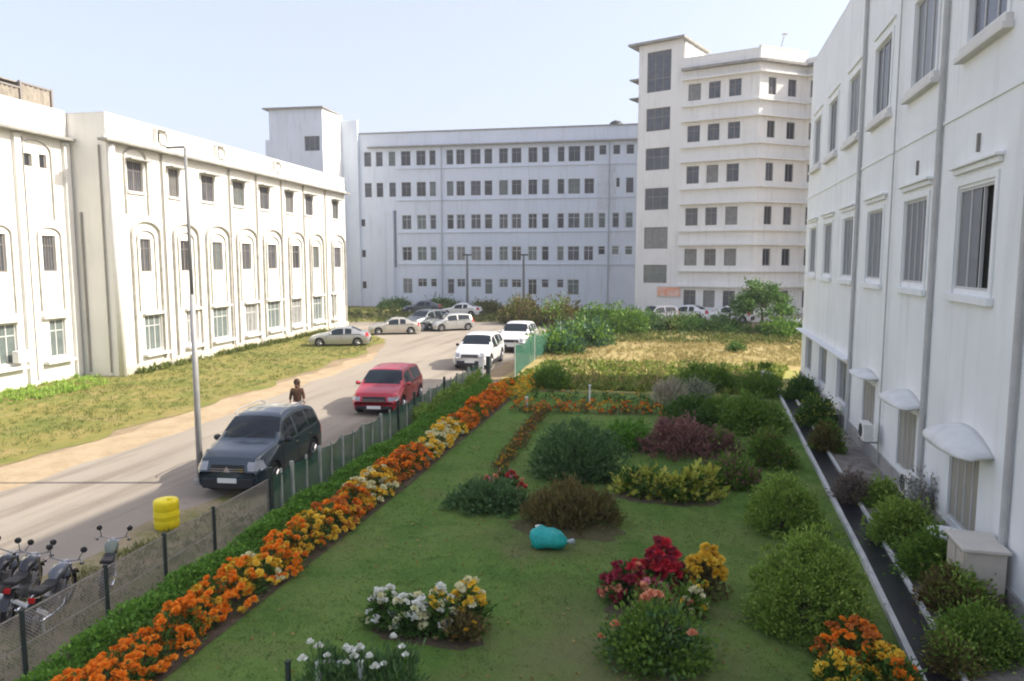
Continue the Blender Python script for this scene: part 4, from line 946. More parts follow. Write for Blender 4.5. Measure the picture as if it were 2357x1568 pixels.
def net_panel(par, p0, p1, H, mat, ox, oy, sag=.05, n=14, name='net_panel', z0=.03):
    b = MB(); vs = []
    for i in range(n + 1):
        u = i / n; x = p0[0] + (p1[0] - p0[0]) * u; y = p0[1] + (p1[1] - p0[1]) * u; s = math.sin(u * math.pi)
        for z in (z0, H * .35, H * .7, H - sag * s): vs.append((x - ox + .03 * math.sin(9 * u + z * 3), y - oy + random.uniform(-.02, .02), z))
    b.add(vs, [(i * 4 + j, (i + 1) * 4 + j, (i + 1) * 4 + j + 1, i * 4 + j + 1) for i in range(n) for j in range(3)]); return b.build(name, mat, par, smooth=True)
for i, (a, b_) in enumerate(zip(pY2[:-1], pY2[1:])):
    net_panel(t, (FX(a), a), (FX(b_), b_), .93, NET, -8.5, 13.4)
    dk = i in (0, 6, 7, 9); r_ = .05 if i in (0,) else .035
    MB().box(FX(a) + 8.5 - r_, FX(a) + 8.5 + r_, a - 13.4 - r_, a - 13.4 + r_, 0, 1.12 if dk else 1.0).build('post', FPD if dk else FPL, t)
    m_ = (a + b_) / 2; MB().box(FX(m_) + 8.5 - .02, FX(m_) + 8.5 + .02, m_ - 13.4 - .02, m_ - 13.4 + .02, 0, .97).build('batten', FPL, t)
# gate posts and teal net beyond
x, y = at(1108, 876); t = thing('gate_post', 'white square gate post at the far end of the low garden fence', 'post', (x, y, 0)); MB().box(-.1, .1, -.1, .1, 0, 1.05).build('shaft', WPT, t, bevel=.01); MB().prism([(-.13, -.13), (.13, -.13), (.13, .13), (-.13, .13)], 1.053, 1.12).build('cap', WPT, t)
x, y = at(1124, 870); t = thing('gate_post', 'dark gate post right of the white one at the fence end', 'post', (x, y, 0)); MB().box(-.09, .09, -.09, .09, 0, .95).build('shaft', FPD, t); MB().box(-.11, .11, -.11, .11, .953, 1.0).build('cap', FPD, t)
tp = [at(1185, 868), at(1230, 830), at(1290, 800), at(1345, 782), at(1395, 768)]
t = thing('net_screen', 'tall teal green shade net screen beyond the white SUVs', 'screen', (tp[0][0], tp[0][1], 0))
for i in range(4):
    net_panel(t, tp[i], tp[i + 1], 1.5 - .12 * i, TNET, tp[0][0], tp[0][1], .18)
for p in tp: MB().tube([(p[0] - tp[0][0], p[1] - tp[0][1], 0), (p[0] - tp[0][0], p[1] - tp[0][1], 1.65)], .04, 6).build('post', FPL, t)
net_panel(t, (tp[0][0], tp[0][1]), (tp[0][0] - .4, tp[0][1] + 5), 1.45, TNET, tp[0][0], tp[0][1], .2)

# ------------------------------------------------------------------ drain along the right building
t = thing('drain_channel', 'dark open drain with pale concrete rims running along the right building', 'drain', (3.2, 20, 0))
DX = lambda Y: np.interp(Y, [6, 10, 14, 32], [2.9, 3.02, 3.15, 3.5])
def strip(o0, o1, z0, z1, name, mat, jit=0):
    b = MB(); vs = []; ys = np.arange(4, 32.01, 1.0)
    for y in ys:
        x = DX(y); vs += [(x + o0 - 3.2, y - 20, z0), (x + o1 - 3.2, y - 20, z0), (x + o1 - 3.2, y - 20, z1), (x + o0 - 3.2, y - 20, z1)]
    fs = []
    for i in range(len(ys) - 1):
        for k in range(4): fs.append((4 * i + k, 4 * i + 4 + k, 4 * i + 4 + (k + 1) % 4, 4 * i + (k + 1) % 4))
    fs += [(0, 1, 2, 3), tuple(4 * (len(ys) - 1) + k for k in (3, 2, 1, 0))]
    b.add(vs, fs); return b.build(name, mat, t)
strip(-.12, -.03, .02, .12, 'concrete_rim', pbr('rim_pale', (.58, .58, .55), .85, var=.25, scale=3))
strip(-.03, .42, .0, .04, 'channel_bed', pbr('wet_black', (.018, .018, .022), .35, var=.4, scale=5))
strip(.42, .49, .02, .10, 'concrete_rim', MATS['rim_pale'])
curve_strip('paved_strip', [(3.5, 4), (3.66, 14), (4.0, 32)], [(4.5, 4), (4.7, 14), (5.1, 32)], .026, groundmat('old_paving', [(.27, .25, .22), ((.18, .16, .13), 2, .42, .62, .9), ((.34, .32, .29), 7, .5, .7, .7)], bump=.5), .02, 8)

# ------------------------------------------------------------------ hedge and marigold row
def strip_leaves(name, xs, ys, w_, h, n, size, mat, parent=None, lump=.3, width=.5, up=.6, loc0=(0, 0)):
    """leafy strip along a polyline, lumpy top"""
    seg = np.hypot(np.diff(xs), np.diff(ys)); cum = np.concatenate([[0], np.cumsum(seg)]); u = rng.uniform(0, cum[-1], n)
    px_ = np.interp(u, cum, xs); py_ = np.interp(u, cum, ys); i = np.clip(np.searchsorted(cum, u) - 1, 0, len(seg) - 1)
    dx, dy = np.diff(xs)[i] / seg[i], np.diff(ys)[i] / seg[i]
    off = np.clip(rng.normal(0, .42, n), -1, 1); hh = h * (1 - .55 * off ** 2) * (1 + lump * np.sin(u * 2.3 + 1) * np.sin(u * .83) + lump * .6 * np.sin(u * 6.1 + off * 3))
    z = hh * rng.uniform(.12, 1, n) ** .6
    P = np.stack([px_ - dy * off * w_ / 2 - loc0[0], py_ + dx * off * w_ / 2 - loc0[1], z], 1)
    D = unit(rng.normal(size=(n, 3)) * .8 + np.stack([-dy * off, dx * off, np.full(n, up)], 1))
    return link(name, quadmesh(name, kites(P, D, size * rng.uniform(.6, 1.3, n), width), mat), parent)
ys = np.arange(5.5, 31, .5)
t = thing('low_hedge', 'long low bright green hedge between the fence and the marigold row', 'hedge', (-8, 15, 0))
strip_leaves('foliage', FX(ys) + .48, ys, .66, .34, 42000, .07, LF['hedge'], t, loc0=(-8, 15))
strip_leaves('ivy_foliage', FX(ys[33:]) + .16, ys[33:], .3, .62, 5000, .09, LF['bright'], t, loc0=(-8, 15))
for y in np.arange(6, 30, 1.5): MB().tube([(FX(y) + 8.48, y - 15, 0), (FX(y) + 8.5, y - 15, .3)], .012, 5).build('stem', WOOD, t)
RX = lambda Y: np.interp(Y, [5, 11, 16, 30], [-6.95, -6.98, -7.1, -7.4])
sheet('flower_bed', [(-7.5, 3), (-6.5, 3), (-6.55, 16), (-6.85, 29.6), (-7.85, 29.6), (-7.6, 16)], .03, BEDM)
segs = [(8.6, 'deep orange', [P_OR]), (10.15, 'orange', [P_OR, P_OR, P_GO]), (10.75, 'yellow', [P_YE, P_YE, P_CR]), (12.0, 'orange and golden', [P_OR, P_GO, P_OR]),
        (13.0, 'golden yellow', [P_YE, P_GO]), (14.3, 'rusty orange', [P_RU, P_OR, P_GO]), (16.1, 'lemon yellow and cream', [P_YE, P_CR, P_GO]), (18.2, 'burnt orange', [P_RU, P_OR]),
        (21.5, 'pale yellow', [P_YE, P_CR, P_YE]), (26.5, 'bright orange', [P_OR, P_RU, P_OR]), (30, 'sunlit golden orange', [P_GO, P_OR])]
y = 6.2
while y < 29.3:
    nm, mats = next((b, c) for a, b, c in segs if y < a); r = .055 if y < 13 else .065
    rad = random.uniform(.34, .5); h = random.uniform(.36, .6)
    t = thing('marigold_plant', nm + ' marigold plant in the long flower row beside the low hedge', 'flower', (RX(y) + random.uniform(-.06, .06), y, .03), 0, 'marigolds in the long row: ' + nm)
    foliage('foliage', LF['dark'] if y < 20 else LF['green'], t, rad, rad, h * .85, 420, .09, 14, .08, 0, .35)
    MB().tube([(0, 0, 0), (.02, 0, h * .6)], .012, 5).build('stem', WOOD, t)
    bouquet(t, mats, r * 1.32, 46 if y < 17 else 38, rad * 1.05, rad * 1.05, h * 1.05, low=.05, singly=(y < 11.2), petals=11)
    y += random.uniform(.42, .52)

# cross rows at the far end of the garden
def smallrow(label, name, cat, p0, p1, step, mats, leaf, rad=.22, h=.32, group=None, nb=10, r=.05, nleaf=160):
    L = math.hypot(p1[0] - p0[0], p1[1] - p0[1]); k = int(L / step)
    for i in range(k + 1):
        u = i / max(1, k); x = p0[0] + (p1[0] - p0[0]) * u + random.uniform(-.05, .05); y = p0[1] + (p1[1] - p0[1]) * u + random.uniform(-.05, .05)
        t = thing(name, label, cat, (x, y, .02), 0, group)
        hh = h * random.uniform(.8, 1.2); foliage('foliage', leaf, t, rad, rad, hh * .9, nleaf, .09, 8, .07, 0, .4)
        MB().tube([(0, 0, 0), (.01, 0, hh * .6)], .012, 5).build('stem', WOOD, t)
        if nb: bouquet(t, mats, r, nb, rad * 1.05, rad * 1.05, hh * 1.1, low=.15, singly=False)
smallrow('rusty orange flowering plant in the cross row at the far end of the lawn', 'bedding_plant', 'flower', at(1195, 948), at(1512, 955), .42, [P_RU, P_OR, P_GO], LF['brown'], .28, .42, 'rusty plants in the cross row', 16, .065)
smallrow('yellow and brown edging plant in the slanting line across the lawn', 'edging_plant', 'flower', at(1250, 950), at(1150, 1085), .33, [P_GO, P_RU], LF['brown'], .17, .26, 'edging plants in the slanting line', 5, .045, 130)
smallrow('dark green bedding plant behind the rusty cross row', 'border_plant', 'plant', at(1235, 922), at(1500, 928), .45, [P_GO], LF['dark'], .28, .4, 'dark plants behind the cross row', 3, .05)
smallrow('yellow green plant at the end of the marigold row', 'border_plant', 'plant', at(1185, 920), at(1232, 880), .5, [P_YE, P_GO], LF['lime'], .35, .5, 'yellow plants by the row end', 16, .06)
def stake(px, py, h, label):
    x, y = at(px, py); t = thing('garden_stake', label, 'stake', (x, y, 0)); MB().box(-.03, .03, -.03, .03, 0, h).build('shaft', WPT, t); MB().box(-.05, .05, -.05, .05, h + .003, h + .05).build('cap', WPT, t)
stake(1212, 948, .5, 'pale wooden stake left of the cross row'); stake(1357, 935, .75, 'pale wooden stake in the middle of the cross row')

# vegetable plot: small plants in lines
def scatter_tufts(name, label, n, poly, hmin, hmax, mat, per=9, width=.12, cat=None, lean=.5):
    xs, ys_ = [p[0] for p in poly], [p[1] for p in poly]; P = []
    A_ = np.array(poly)
    while len(P) < n:
        q = np.stack([rng.uniform(min(xs), max(xs), n * 2), rng.uniform(min(ys_), max(ys_), n * 2)], 1); ok = np.zeros(len(q), bool); j = len(A_) - 1
        for i in range(len(A_)):
            c = ((A_[i, 1] > q[:, 1]) != (A_[j, 1] > q[:, 1])) & (q[:, 0] < (A_[j, 0] - A_[i, 0]) * (q[:, 1] - A_[i, 1]) / (A_[j, 1] - A_[i, 1] + 1e-9) + A_[i, 0]); ok ^= c; j = i
        P += list(q[ok])
    P = np.array(P[:n]); noise = np.sin(P[:, 0] * .9 + 2 * np.sin(P[:, 1] * .35)) * np.sin(P[:, 1] * .6 + 1.7) 
    keep = rng.random(n) < (.62 + .38 * noise); P = P[keep]; n = len(P)
    Q = np.repeat(P, per, 0) + rng.normal(0, .05 + .02 * hmax, (n * per, 2)); D = unit(np.concatenate([rng.normal(0, lean, (n * per, 2)), np.ones((n * per, 1))], 1))
    hs = np.repeat(rng.uniform(hmin, hmax, n), per) * rng.uniform(.6, 1.1, n * per)
    o = link(name, quadmesh(name, kites(np.concatenate([Q, np.full((n * per, 1), .015)], 1), D, hs, width, .08), mat)); o['kind'] = 'stuff'
    if label: o['label'] = label; o['category'] = cat
    return o
scatter_tufts('vegetable_plants', 'yellow green leafy plants filling the plot beyond the cross row', 3600, [(-8.0, 30.2), (3.0, 30.6), (4.6, 39.2), (-7.4, 38.6)], .14, .36, leafmat('leaf_plot', (.13, .21, .03), (.30, .33, .07), c3=(.48, .42, .14)), 12, .4, 'plants', .9)
scatter_tufts('plot_flowers', 'straw coloured seed heads dotted over the vegetable plot', 380, [(-6.5, 31.2), (2.0, 31.2), (3.6, 38), (-6.5, 38)], .25, .45, LF['straw'], 7, .35, 'plants', .6)
scatter_tufts('dry_grass', 'dry straw coloured grass covering the sunny field', 6500, [(-8.4, 39.0), (6, 39.6), (14, 41), (13, 52), (-8.0, 50)], .10, .28, LF['straw'], 9, .14, 'grass')
scatter_tufts('field_edge_weeds', 'green and yellow weeds along the far edge of the dry field', 3800, [(-8.2, 48.5), (13, 50), (14, 63), (-8.0, 59)], .15, .42, LF['weed'], 9, .2, 'weeds')
scatter_tufts('verge_weeds', 'yellow green grass and weeds on the verge beside the left building', 16000, [(-30, 12), (-17.9, 12), (-18.2, 30), (-19, 40), (-21, 47), (-33, 60), (-33, 28.9), (-26.2, 29), (-27.6, 27)], .05, .16, LF['weed'], 8, .14, 'grass')
scatter_tufts('wall_weeds', 'tall bright weeds growing at the foot of the left building', 1500, [(-29, 16), (-24.5, 16), (-24.8, 27), (-27.0, 28.6), (-28.0, 28.6)], .10, .28, LF['bright'], 14, .16, 'weeds', .7)
scatter_tufts('wall_weeds', 'low pale weeds in front of the main left facade', 420, [(-26, 29.6), (-25.4, 29.6), (-26.9, 52), (-27.5, 52)], .15, .45, LF['weed'], 12, .2, 'weeds', .7)
scatter_tufts('shoulder_weeds', 'sparse grass on the dirt shoulder between road and fence', 1500, [(-10.6, 5), (-8.4, 5), (-8.7, 14), (-9.9, 14.5)], .05, .17, LF['weed'], 8, .14, 'grass')
scatter_tufts('lawn_grass', 'short mown lawn grass in the shade of the right building', 42000, [(-6.4, 6), (2.9, 6), (3.1, 22), (-6.9, 26)], .015, .045, leafmat('lawn_blade', (.07, .15, .025), (.14, .21, .045), c3=(.22, .21, .09)), 6, .2, 'grass', .7)
scatter_tufts('far_grass', 'yellow grass patch behind the far parked cars', 1600, [(-36, 58), (-22, 60), (-12, 66), (-12, 78), (-38, 74)], .2, .5, LF['weed'], 9, .2, 'grass')
sheet('far_grass_ground', [(-40, 57), (-12, 64), (-3, 70), (-3, 81), (-40, 80)], .016, VERGE)

lp = at(1100, 1300); q = np.stack([rng.uniform(-6.3, 2.8, 520), rng.uniform(7, 24, 520), np.full(520, .045)], 1)
dd = unit(np.stack([rng.normal(size=520), rng.normal(size=520), rng.normal(0, .15, 520)], 1))
o = link('fallen_leaves', quadmesh('fallen_leaves', kites(q, dd, rng.uniform(.04, .09, 520), .6, .1), leafmat('leaf_fallen', (.22, .15, .05), (.42, .32, .1), c3=(.3, .12, .03)))); o['kind'] = 'stuff'; o['label'] = 'dry fallen leaves scattered over the lawn'; o['category'] = 'leaves'
# soil patch on lawn
def blob_sheet(name, px, py, rx, ry, z, mat, seed, kind='structure'):
    x, y = at(px, py); r = random.Random(seed); pts = []
    for i in range(22):
        a = 2 * math.pi * i / 22; k = r.uniform(.75, 1.1); pts.append((x + rx * k * math.cos(a), y + ry * k * math.sin(a)))
    return sheet(name, pts, z, mat)
OLIVE = groundmat('worn_lawn', [(.115, .11, .045), ((.14, .12, .06), 1.4, .45, .62, .8), ((.07, .09, .025), 5, .5, .7, .7)], bump=.6)
TS = groundmat('turned_soil', [(.12, .105, .05), ((.085, .065, .04), 3, .45, .62, .8), ((.09, .11, .03), 6, .5, .7, .7)], bump=.8)
blob_sheet('soil_patch', 1300, 1222, 1.25, .55, .024, MATS['turned_soil'], 5)
blob_sheet('soil_patch', 1530, 1150, 1.2, .5, .024, BEDM, 6); blob_sheet('soil_patch', 1500, 1420, .8, .5, .024, BEDM, 8); blob_sheet('soil_patch', 985, 1462, .9, .4, .024, BEDM, 9)

# ------------------------------------------------------------------ shrubs of the garden
def sh(label, cat, px, py, wpx, hpx, mat, n, size, name='shrub', dep=None, **k):
    x, y = at(px, py); d = math.hypot(x, y) ; s = 5.4 / (-( (784 - py) / FPX * math.cos(PITCH) - math.sin(PITCH))) / FPX
    rx = wpx * s / 2; h = hpx * s * .92; ry = dep or rx
    return shrub(name, label, cat, x, y + ry * .75, rx, ry, h, mat, n, size, **k)
sh('large dark blue green bush behind the slanting edging line', 'bush', 1318, 1112, 215, 135, LF['blue'], 15000, .10, K=90, sig=.16, name='round_bush')
sh('low brown and olive grassy bush in the middle of the lawn behind the turquoise sack', 'bush', 1300, 1222, 205, 90, LF['brown'], 9000, .13, K=60, sig=.12, width=.22, up=.8, name='brown_bush')
sh('purple brown bush right of the dark blue green bush', 'bush', 1560, 1062, 175, 92, LF['purple'], 9000, .09, K=60, sig=.13, name='purple_bush')
sh('smaller reddish bush joined to the right of the purple one', 'bush', 1655, 1050, 85, 65, LF['purple'], 3500, .09, K=30, sig=.12, mat2=LF['green'], n2=900, name='purple_bush')
for i, (px, py, hp) in enumerate(((1448, 1140, 60), (1482, 1146, 68), (1518, 1150, 74), (1555, 1156, 70), (1590, 1154, 82), (1622, 1150, 88))):
    sh(['leftmost', 'second from the left', 'third from the left', 'third from the right', 'second from the right', 'rightmost'][i] + ' yellow green croton in the row in front of the purple bush', 'plant', px, py, 48, hp, LF['lime'], 520, .17, K=14, sig=.09, width=.5, name='croton', group='crotons in front of the purple bush', mat2=LF['dark'], n2=260)
sh('bright green grassy shrub between the dark bush and the purple bush', 'bush', 1438, 1040, 110, 75, LF['hedge'], 5500, .09, K=40, sig=.14, name='shrub')
sh('dark green shrub in front of the pale plume grass', 'bush', 1590, 985, 130, 70, LF['dark'], 6000, .10, K=40, sig=.15)
sh('leafy green shrub on the far right of the lawn by the drain head', 'bush', 1735, 1005, 140, 110, LF['green'], 9000, .10, K=60, sig=.16)
sh('green shrub below the drain head left of the dark drain', 'bush', 1775, 1080, 95, 95, LF['green'], 5000, .09, K=45, sig=.14, mat2=LF['brown'], n2=800)
sh('small green and brown shrub between the crotons and the round bushes', 'bush', 1690, 1128, 95, 78, LF['green'], 3500, .10, K=35, sig=.12, mat2=LF['purple'], n2=900)
sh('mid green shrub behind the reddish bush', 'bush', 1665, 985, 110, 75, LF['green'], 5000, .10, K=40, sig=.14)
sh('tall dense green shrub at the edge of the sunny field', 'bush', 1630, 902, 125, 75, LF['green'], 6500, .11, K=50, sig=.2)
sh('upright green shrub beside the head of the drain', 'bush', 1750, 918, 85, 80, LF['green'], 5000, .10, K=40, sig=.17)
sh('round green bush at the far end of the marigold row in the sun', 'bush', 1262, 898, 82, 72, LF['green'], 6500, .10, K=45, sig=.17, name='round_bush')
sh('pale straw plume grass clump at the right end of the cross row', 'grass', 1540, 940, 55, 72, leafmat('plume', (.32, .30, .19), (.60, .54, .42)), 1500, .35, K=16, sig=.12, width=.1, up=1.5, name='plume_grass')
sh('grey white flowering shrub right of the plume grass', 'bush', 1600, 925, 85, 50, leafmat('leaf_silver', (.16, .2, .10), (.46, .44, .34)), 2600, .09, K=30, sig=.14)
sh('small dark shrub standing alone in the dry field', 'bush', 1694, 812, 40, 24, LF['dark'], 1500, .12, K=18, sig=.12)
x, y = at(1762, 878); t = thing('flower_pot', 'white flower pot among the shrubs near the drain head', 'pot', (x, y, 0)); MB().lathe([(.16, 0), (.22, .38), (.25, .38), (.25, .45), (.2, .45)], n=16).build('pot_body', WPT, t); foliage('foliage', LF['green'], t, .3, .3, .4, 350, .1, 10, .08, .45)
# round bushes right of lawn
sh('round bright green bush, the smaller and further of the pair beside the drain', 'bush', 1808, 1238, 155, 150, LF['bright'], 16000, .062, K=120, sig=.085, name='round_bush', hollow=.8)
sh('big round bright green bush, the nearer of the pair beside the drain', 'bush', 1868, 1482, 255, 275, LF['bright'], 36000, .055, K=190, sig=.085, name='round_bush', hollow=.8)
# planting along the right wall
def wallsh(label, px, py, wpx, hpx, mat, n, size, **k): sh(label, 'bush', px + 10, py, wpx, hpx, mat, n, size, **k)
wallsh('dark green shrub furthest along the strip under the right wall', 1835, 925, 62, 62, LF['dark'], 4500, .10, K=40, sig=.13)
wallsh('dark shrub with yellowish leaves in the strip under the right wall', 1872, 985, 75, 85, LF['dark'], 5000, .10, K=40, sig=.13, mat2=LF['lime'], n2=300)
wallsh('brownish green shrub between the dark shrub and the dried plant by the wall', 1898, 1045, 60, 75, LF['brown'], 3500, .09, K=35, sig=.11, mat2=LF['green'], n2=1200)
wallsh('dried grey brown bush in the strip beside the drain', 1952, 1165, 72, 100, leafmat('dry_leaf', (.16, .12, .095), (.30, .25, .20)), 4200, .07, K=50, sig=.10, width=.3)
wallsh('light green shrub under the middle curved canopy', 2025, 1175, 75, 70, LF['bright'], 4200, .08, K=35, sig=.1)
wallsh('green shrub in the wall strip right of the dried bush', 2085, 1270, 125, 120, LF['bright'], 10000, .075, K=70, sig=.11, hollow=.75)
wallsh('large green shrub in the wall strip facing the beige cabinet', 2158, 1352, 135, 125, LF['green'], 11000, .075, K=70, sig=.11, hollow=.75)
wallsh('reddish brown and green shrub left of the beige cabinet', 2208, 1430, 130, 110, LF['brown'], 9000, .07, K=60, sig=.1, mat2=LF['bright'], n2=2600, hollow=.75)
wallsh('olive green shrub nearest the bottom right corner', 2262, 1535, 155, 125, LF['green'], 12000, .06, K=70, sig=.1, mat2=LF['bright'], n2=3500, hollow=.75)
wallsh('sparse olive shrub at the bottom beside the paved strip', 2190, 1560, 90, 90, LF['brown'], 3500, .06, K=40, sig=.09, mat2=LF['bright'], n2=900)
for px, py, hp, lab in ((2105, 1150, 95, 'tall dry stalky plant left of the wall air conditioner'), (2150, 1160, 105, 'dry spotted plant right of the wall air conditioner')):
    x, y = at(px, py + 60); t = thing('dry_plant', lab, 'plant', (x, y, .02)); foliage('foliage', leafmat('dryspot', (.25, .24, .2), (.45, .43, .38)), t, .3, .25, 1.0, 700, .09, 26, .08, .1, .35); stems('stem', t, 1.0, .25, 8, .01)
# flowers on the lawn
def flower(label, px, py, wpx, hpx, mats, leaf, r=.06, nb=26, singly=True, low=.1, petals=11, nl=900, cup=.5, group=None, lsz=.1):
    x, y = at(px, py); s = 5.4 / (-( (784 - py) / FPX * math.cos(PITCH) - math.sin(PITCH))) / FPX
    rx = wpx * s / 2; h = hpx * s * .85
    t = thing('flowering_plant', label, 'flower', (x, y + rx * .5, .025), 0, group)
    foliage('foliage', leaf, t, rx * .9, rx * .8, h * .8, nl, lsz, 26, .07, 0, .4); stems('stem', t, h * .8, rx * .6, 7, .01)
    bouquet(t, mats, r, nb, rx, rx * .85, h, low=low, singly=singly, petals=petals, cup=cup); return t
flower('white chrysanthemum plant at the left end of the pale flower group', 880, 1452, 80, 105, [P_WH, P_WH, P_CR], LF['dark'], .078, 30)
flower('white chrysanthemum plant second from the left in the pale flower group', 938, 1468, 85, 118, [P_WH, P_CR], LF['dark'], .078, 30)
flower('cream chrysanthemum plant between the white and the yellow one', 1008, 1466, 78, 122, [P_CR, P_WH, P_YE], LF['dark'], .08, 28)
flower('bright yellow chrysanthemum plant at the right end of the pale flower group', 1072, 1452, 82, 128, [P_YE, P_YE, P_CR], LF['dark'], .085, 34)
flower('low brownish yellow plant at the foot of the yellow chrysanthemum', 1060, 1482, 75, 62, [P_GO, P_RU], LF['brown'], .04, 10)
flower('maroon chrysanthemum plant left of the bright red one', 1435, 1392, 105, 105, [P_MAR, P_RED, P_SAL, P_MAR], LF['dark'], .10, 44)
flower('bright red chrysanthemum plant at the top of the mixed group', 1522, 1370, 88, 128, [P_RED, P_RED, P_MAR], LF['dark'], .11, 44)
flower('pink flowering plant at the foot of the maroon and red ones', 1500, 1425, 80, 90, [P_PK, P_SAL, P_MAR], LF['green'], .09, 28)
flower('golden chrysanthemum plant right of the bright red one', 1622, 1385, 98, 135, [P_GO, P_GO, P_YE], LF['brown'], .085, 60, low=.35, nl=1400)
flower('salmon and yellow flowering plant below the golden one', 1585, 1425, 72, 90, [P_CR, P_SAL, P_YE], LF['green'], .08, 20)
x, y = at(1500, 1560); t = thing('rose_bush', 'dark leafy rose bush with coral pink roses at the bottom edge', 'bush', (x, y + .4, .02))
foliage('foliage', LF['green'], t, .62, .55, .72, 6500, .075, 60, .13, 0, .55); foliage('dark_foliage', LF['blue'], t, .6, .5, .7, 2500, .08, 30, .12, 0, .55); stems('stem', t, .8, .6, 12)
for px_, pz, q in ((-.05, .93, 0), (.04, .88, .1), (-.12, .85, .05), (.5, .6, -.3), (-.5, .55, -.2), (-.7, .3, -.1)):
    m_ = random.choice(blooms_of((P_SAL.name, .075), random.choice([P_PK, P_SAL]), .075, petals=12, rings=3)); link('rose', m_, t, (px_, q, pz))
x, y = at(1100, 1192); t = thing('rose_bed', 'patch of blue green rose foliage left of the brown bush', 'bush', (x, y + .7, .02))
foliage('foliage', LF['blue'], t, .85, .75, .42, 6000, .10, 60, .10, 0, .5)
flower('pink and red flower cluster behind the blue green foliage patch', 1152, 1135, 105, 48, [P_RED, P_PK, P_RED, P_SAL], LF['dark'], .075, 34, singly=True)
flower('sparse white flowering plant in front of the pink and red cluster', 1165, 1160, 60, 34, [P_WH], LF['blue'], .045, 7)
flower('rusty orange marigold dome in the bottom right corner', 1972, 1552, 165, 118, [P_RU, P_OR, P_RU], LF['dark'], .075, 80)
flower('bright yellow marigold in front of the rusty dome, left', 1930, 1590, 90, 80, [P_YE], LF['dark'], .08, 30)
flower('bright yellow marigold in front of the rusty dome, right', 2035, 1580, 100, 92, [P_YE, P_YE, P_GO], LF['dark'], .085, 34)
flower('orange marigold at the very bottom right beside the drain', 2075, 1600, 80, 70, [P_OR], LF['dark'], .08, 22)
# white flowers at the bottom with stakes
for i, (px, py, wp, hp) in enumerate(((745, 1590, 60, 70), (800, 1595, 70, 120), (850, 1590, 65, 110), (905, 1590, 70, 105))):
    x, y = at(px, py); t = thing('white_flower_plant', ['leftmost white flowering plant at the bottom edge of the lawn', 'white flowering plant at the bottom edge, second from the left', 'white flowering plant at the bottom edge, third from the left', 'rightmost of the white flowering plants at the bottom edge'][i], 'flower', (x, y, .02), 0, 'white flowers at the bottom edge')
    foliage('foliage', LF['blue'], t, .28, .28, .5, 900, .12, 18, .07, 0, .22, up=1.2)
    for k in range(5): 
        px_, py_, pz = random.uniform(-.2, .2), random.uniform(-.2, .2), random.uniform(.35, .62); MB().tube([(px_ * .4, py_ * .4, 0), (px_, py_, pz)], .006, 4).build('stem', LF['green'], t)
        link('bloom', random.choice(blooms_of((P_WH.name, .06), P_WH, .06, petals=9, cup=.9)), t, (px_, py_, pz))
for i, px in enumerate((665, 735, 785, 832)):
    x, y = at(px, 1600); t = thing('garden_stake', ['short dark stake at the bottom edge left of the white flowers', 'pale stake left of the white flowers at the bottom edge', 'pale stake between the first white flowers at the bottom edge', 'pale stake right of the middle of the white flowers'][i], 'stake', (x, y, 0)); MB().box(-.025, .025, -.025, .025, 0, .42).build('shaft', FPD if i == 0 else WPT, t); MB().box(-.03, .03, -.03, .03, .423, .45).build('cap', FPD if i == 0 else WPT, t)
# turquoise sack
x, y = at(1262, 1270); t = thing('turquoise_sack', 'turquoise plastic sack lying on the lawn in front of the brown bush', 'sack', (x, y + .15, .02), R_(-6))
TQ = pbr('turquoise', (.02, .42, .36), .45, var=.3, scale=9, bump=.4, bscale=14)
b = MB(); prof = [(-.36, .10), (-.33, .2), (-.2, .25), (0, .22), (.16, .2), (.27, .13), (.31, .06), (.34, .045)]; n = 14; vs = []
for i, (px_, r) in enumerate(prof):
    for k in range(n):
        a = 2 * math.pi * k / n; rr = r * (1 + .16 * math.sin(3 * a + i * 1.7) + .08 * math.sin(5 * a + i)); vs.append((px_ + .02 * math.sin(a * 2), rr * .95 * math.cos(a), max(0.0, .16 + rr * .85 * math.sin(a))))
b.add(vs, [(i * n + k, i * n + (k + 1) % n, (i + 1) * n + (k + 1) % n, (i + 1) * n + k) for i in range(len(prof) - 1) for k in range(n)] + [tuple(range(n))[::-1], tuple(range((len(prof) - 1) * n, len(prof) * n))]); b.build('sack_body', TQ, t, smooth=True)
MB().tube([(.33, 0, .16), (.38, .02, .17), (.44, -.03, .2), (.46, .04, .12)], [.03, .035, .06, .03], 8).build('tied_neck', pbr('grey_cloth', (.4, .45, .45), .8), t, smooth=True)
x, y = at(1240, 1232); t = thing('paper_cup', 'small pale object standing behind the turquoise sack', 'cup', (x, y, .02)); MB().lathe([(.05, 0), (.07, .16), (.075, .165), (.06, .165)], n=12).build('cup_body', pbr('paper', (.7, .68, .6), .8), t); MB().lathe([(.078, .166), (.05, .18)], n=12).build('lid', MATS['paper'], t)

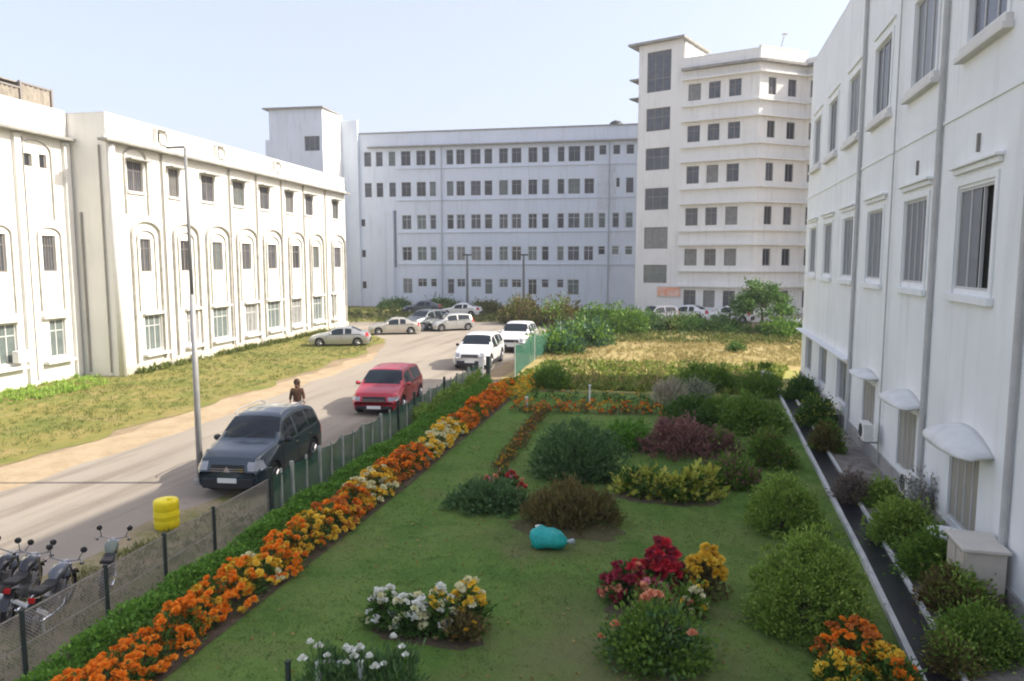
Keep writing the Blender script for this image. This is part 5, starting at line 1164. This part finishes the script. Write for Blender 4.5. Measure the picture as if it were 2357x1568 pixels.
# ------------------------------------------------------------------ far vegetation
fs = [('grey green thicket in front of the right half of the pale blue block', 1195, 748, 135, 72, 'brown', 'weed'), ('olive thicket left of the lush green bushes far back', 1285, 755, 135, 82, 'brown', 'green'),
      ('lush dark green bush far back at the corner of the tall block', 1375, 775, 110, 88, 'dark', 'green'), ('lush green bush right at the corner of the tall block', 1435, 772, 90, 80, 'green', 'dark'),
      ('blue green bush behind the teal net', 1335, 800, 120, 72, 'netg', 'green'), ('green weedy bush growing through the teal net', 1262, 818, 100, 55, 'green', 'netg'), ('low dark bush line below the white minibus', 1490, 766, 90, 42, 'blue', 'dark'), ('low dark bush in front of the tall block windows', 1575, 768, 110, 36, 'dark', 'weed'),
      ('low dark bush left of the small tree', 1665, 770, 95, 36, 'dark', 'blue'), ('low bush right of the small tree', 1800, 778, 100, 34, 'dark', 'green'), ('small weeds at the foot of the pale blue block', 1010, 712, 90, 18, 'dark', 'weed'), ('low weeds left at the foot of the pale blue block', 900, 712, 90, 16, 'dark', 'weed'), ('pale weedy shrub at the foot of the pale blue block', 1110, 722, 100, 24, 'weed', 'brown'),
      ('reddish leaved shrub against the pale blue wall', 1325, 702, 60, 55, 'purple', 'brown')]
for lab, px, py, wp, hp, m1, m2 in fs: sh(lab, 'bush', px, py, wp, hp, LF[m1], 3200, .20, K=50, sig=.3, mat2=LF[m2], n2=1500, dep=1.8, name='thicket', width=.6)
x, y = at(1752, 765); t = thing('small_tree', 'small dark green tree with drooping clumps in front of the tall block', 'tree', (x, y, 0))
b = MB(); b.tube([(0, 0, 0), (.05, 0, 1.0), (0, .1, 1.9), (.1, 0, 2.8), (.1, 0, 3.4)], [.13, .1, .08, .05, .02], 8)
for k in range(9):
    a = k * 2.4; z = 1.1 + k * .22; b.tube([(0, 0, z), (math.cos(a) * .8, math.sin(a) * .8, z + .45), (math.cos(a) * 1.6, math.sin(a) * 1.6, z + .35)], [.05, .03, .01], 5)
b.build('trunk', WOOD, t)
PP = []; DD = []
for k in range(46):
    a = rng.uniform(0, 6.28); rr = rng.uniform(.3, 2.3); z = 1.0 + 3.0 * (1 - rr / 2.6) * rng.uniform(.4, 1.1) + .3
    q = rng.normal(size=(150, 3)) * np.array([.3, .3, .16]) + np.array([math.cos(a) * rr, math.sin(a) * rr, z]); PP.append(q); DD.append(unit(rng.normal(size=(150, 3)) + np.array([math.cos(a) * .8, math.sin(a) * .8, .1])))
PP = np.concatenate(PP); DD = np.concatenate(DD); link('crown', quadmesh('crown', kites(PP, DD, .22 * rng.uniform(.6, 1.3, len(PP)), .45), LF['dark']), t)
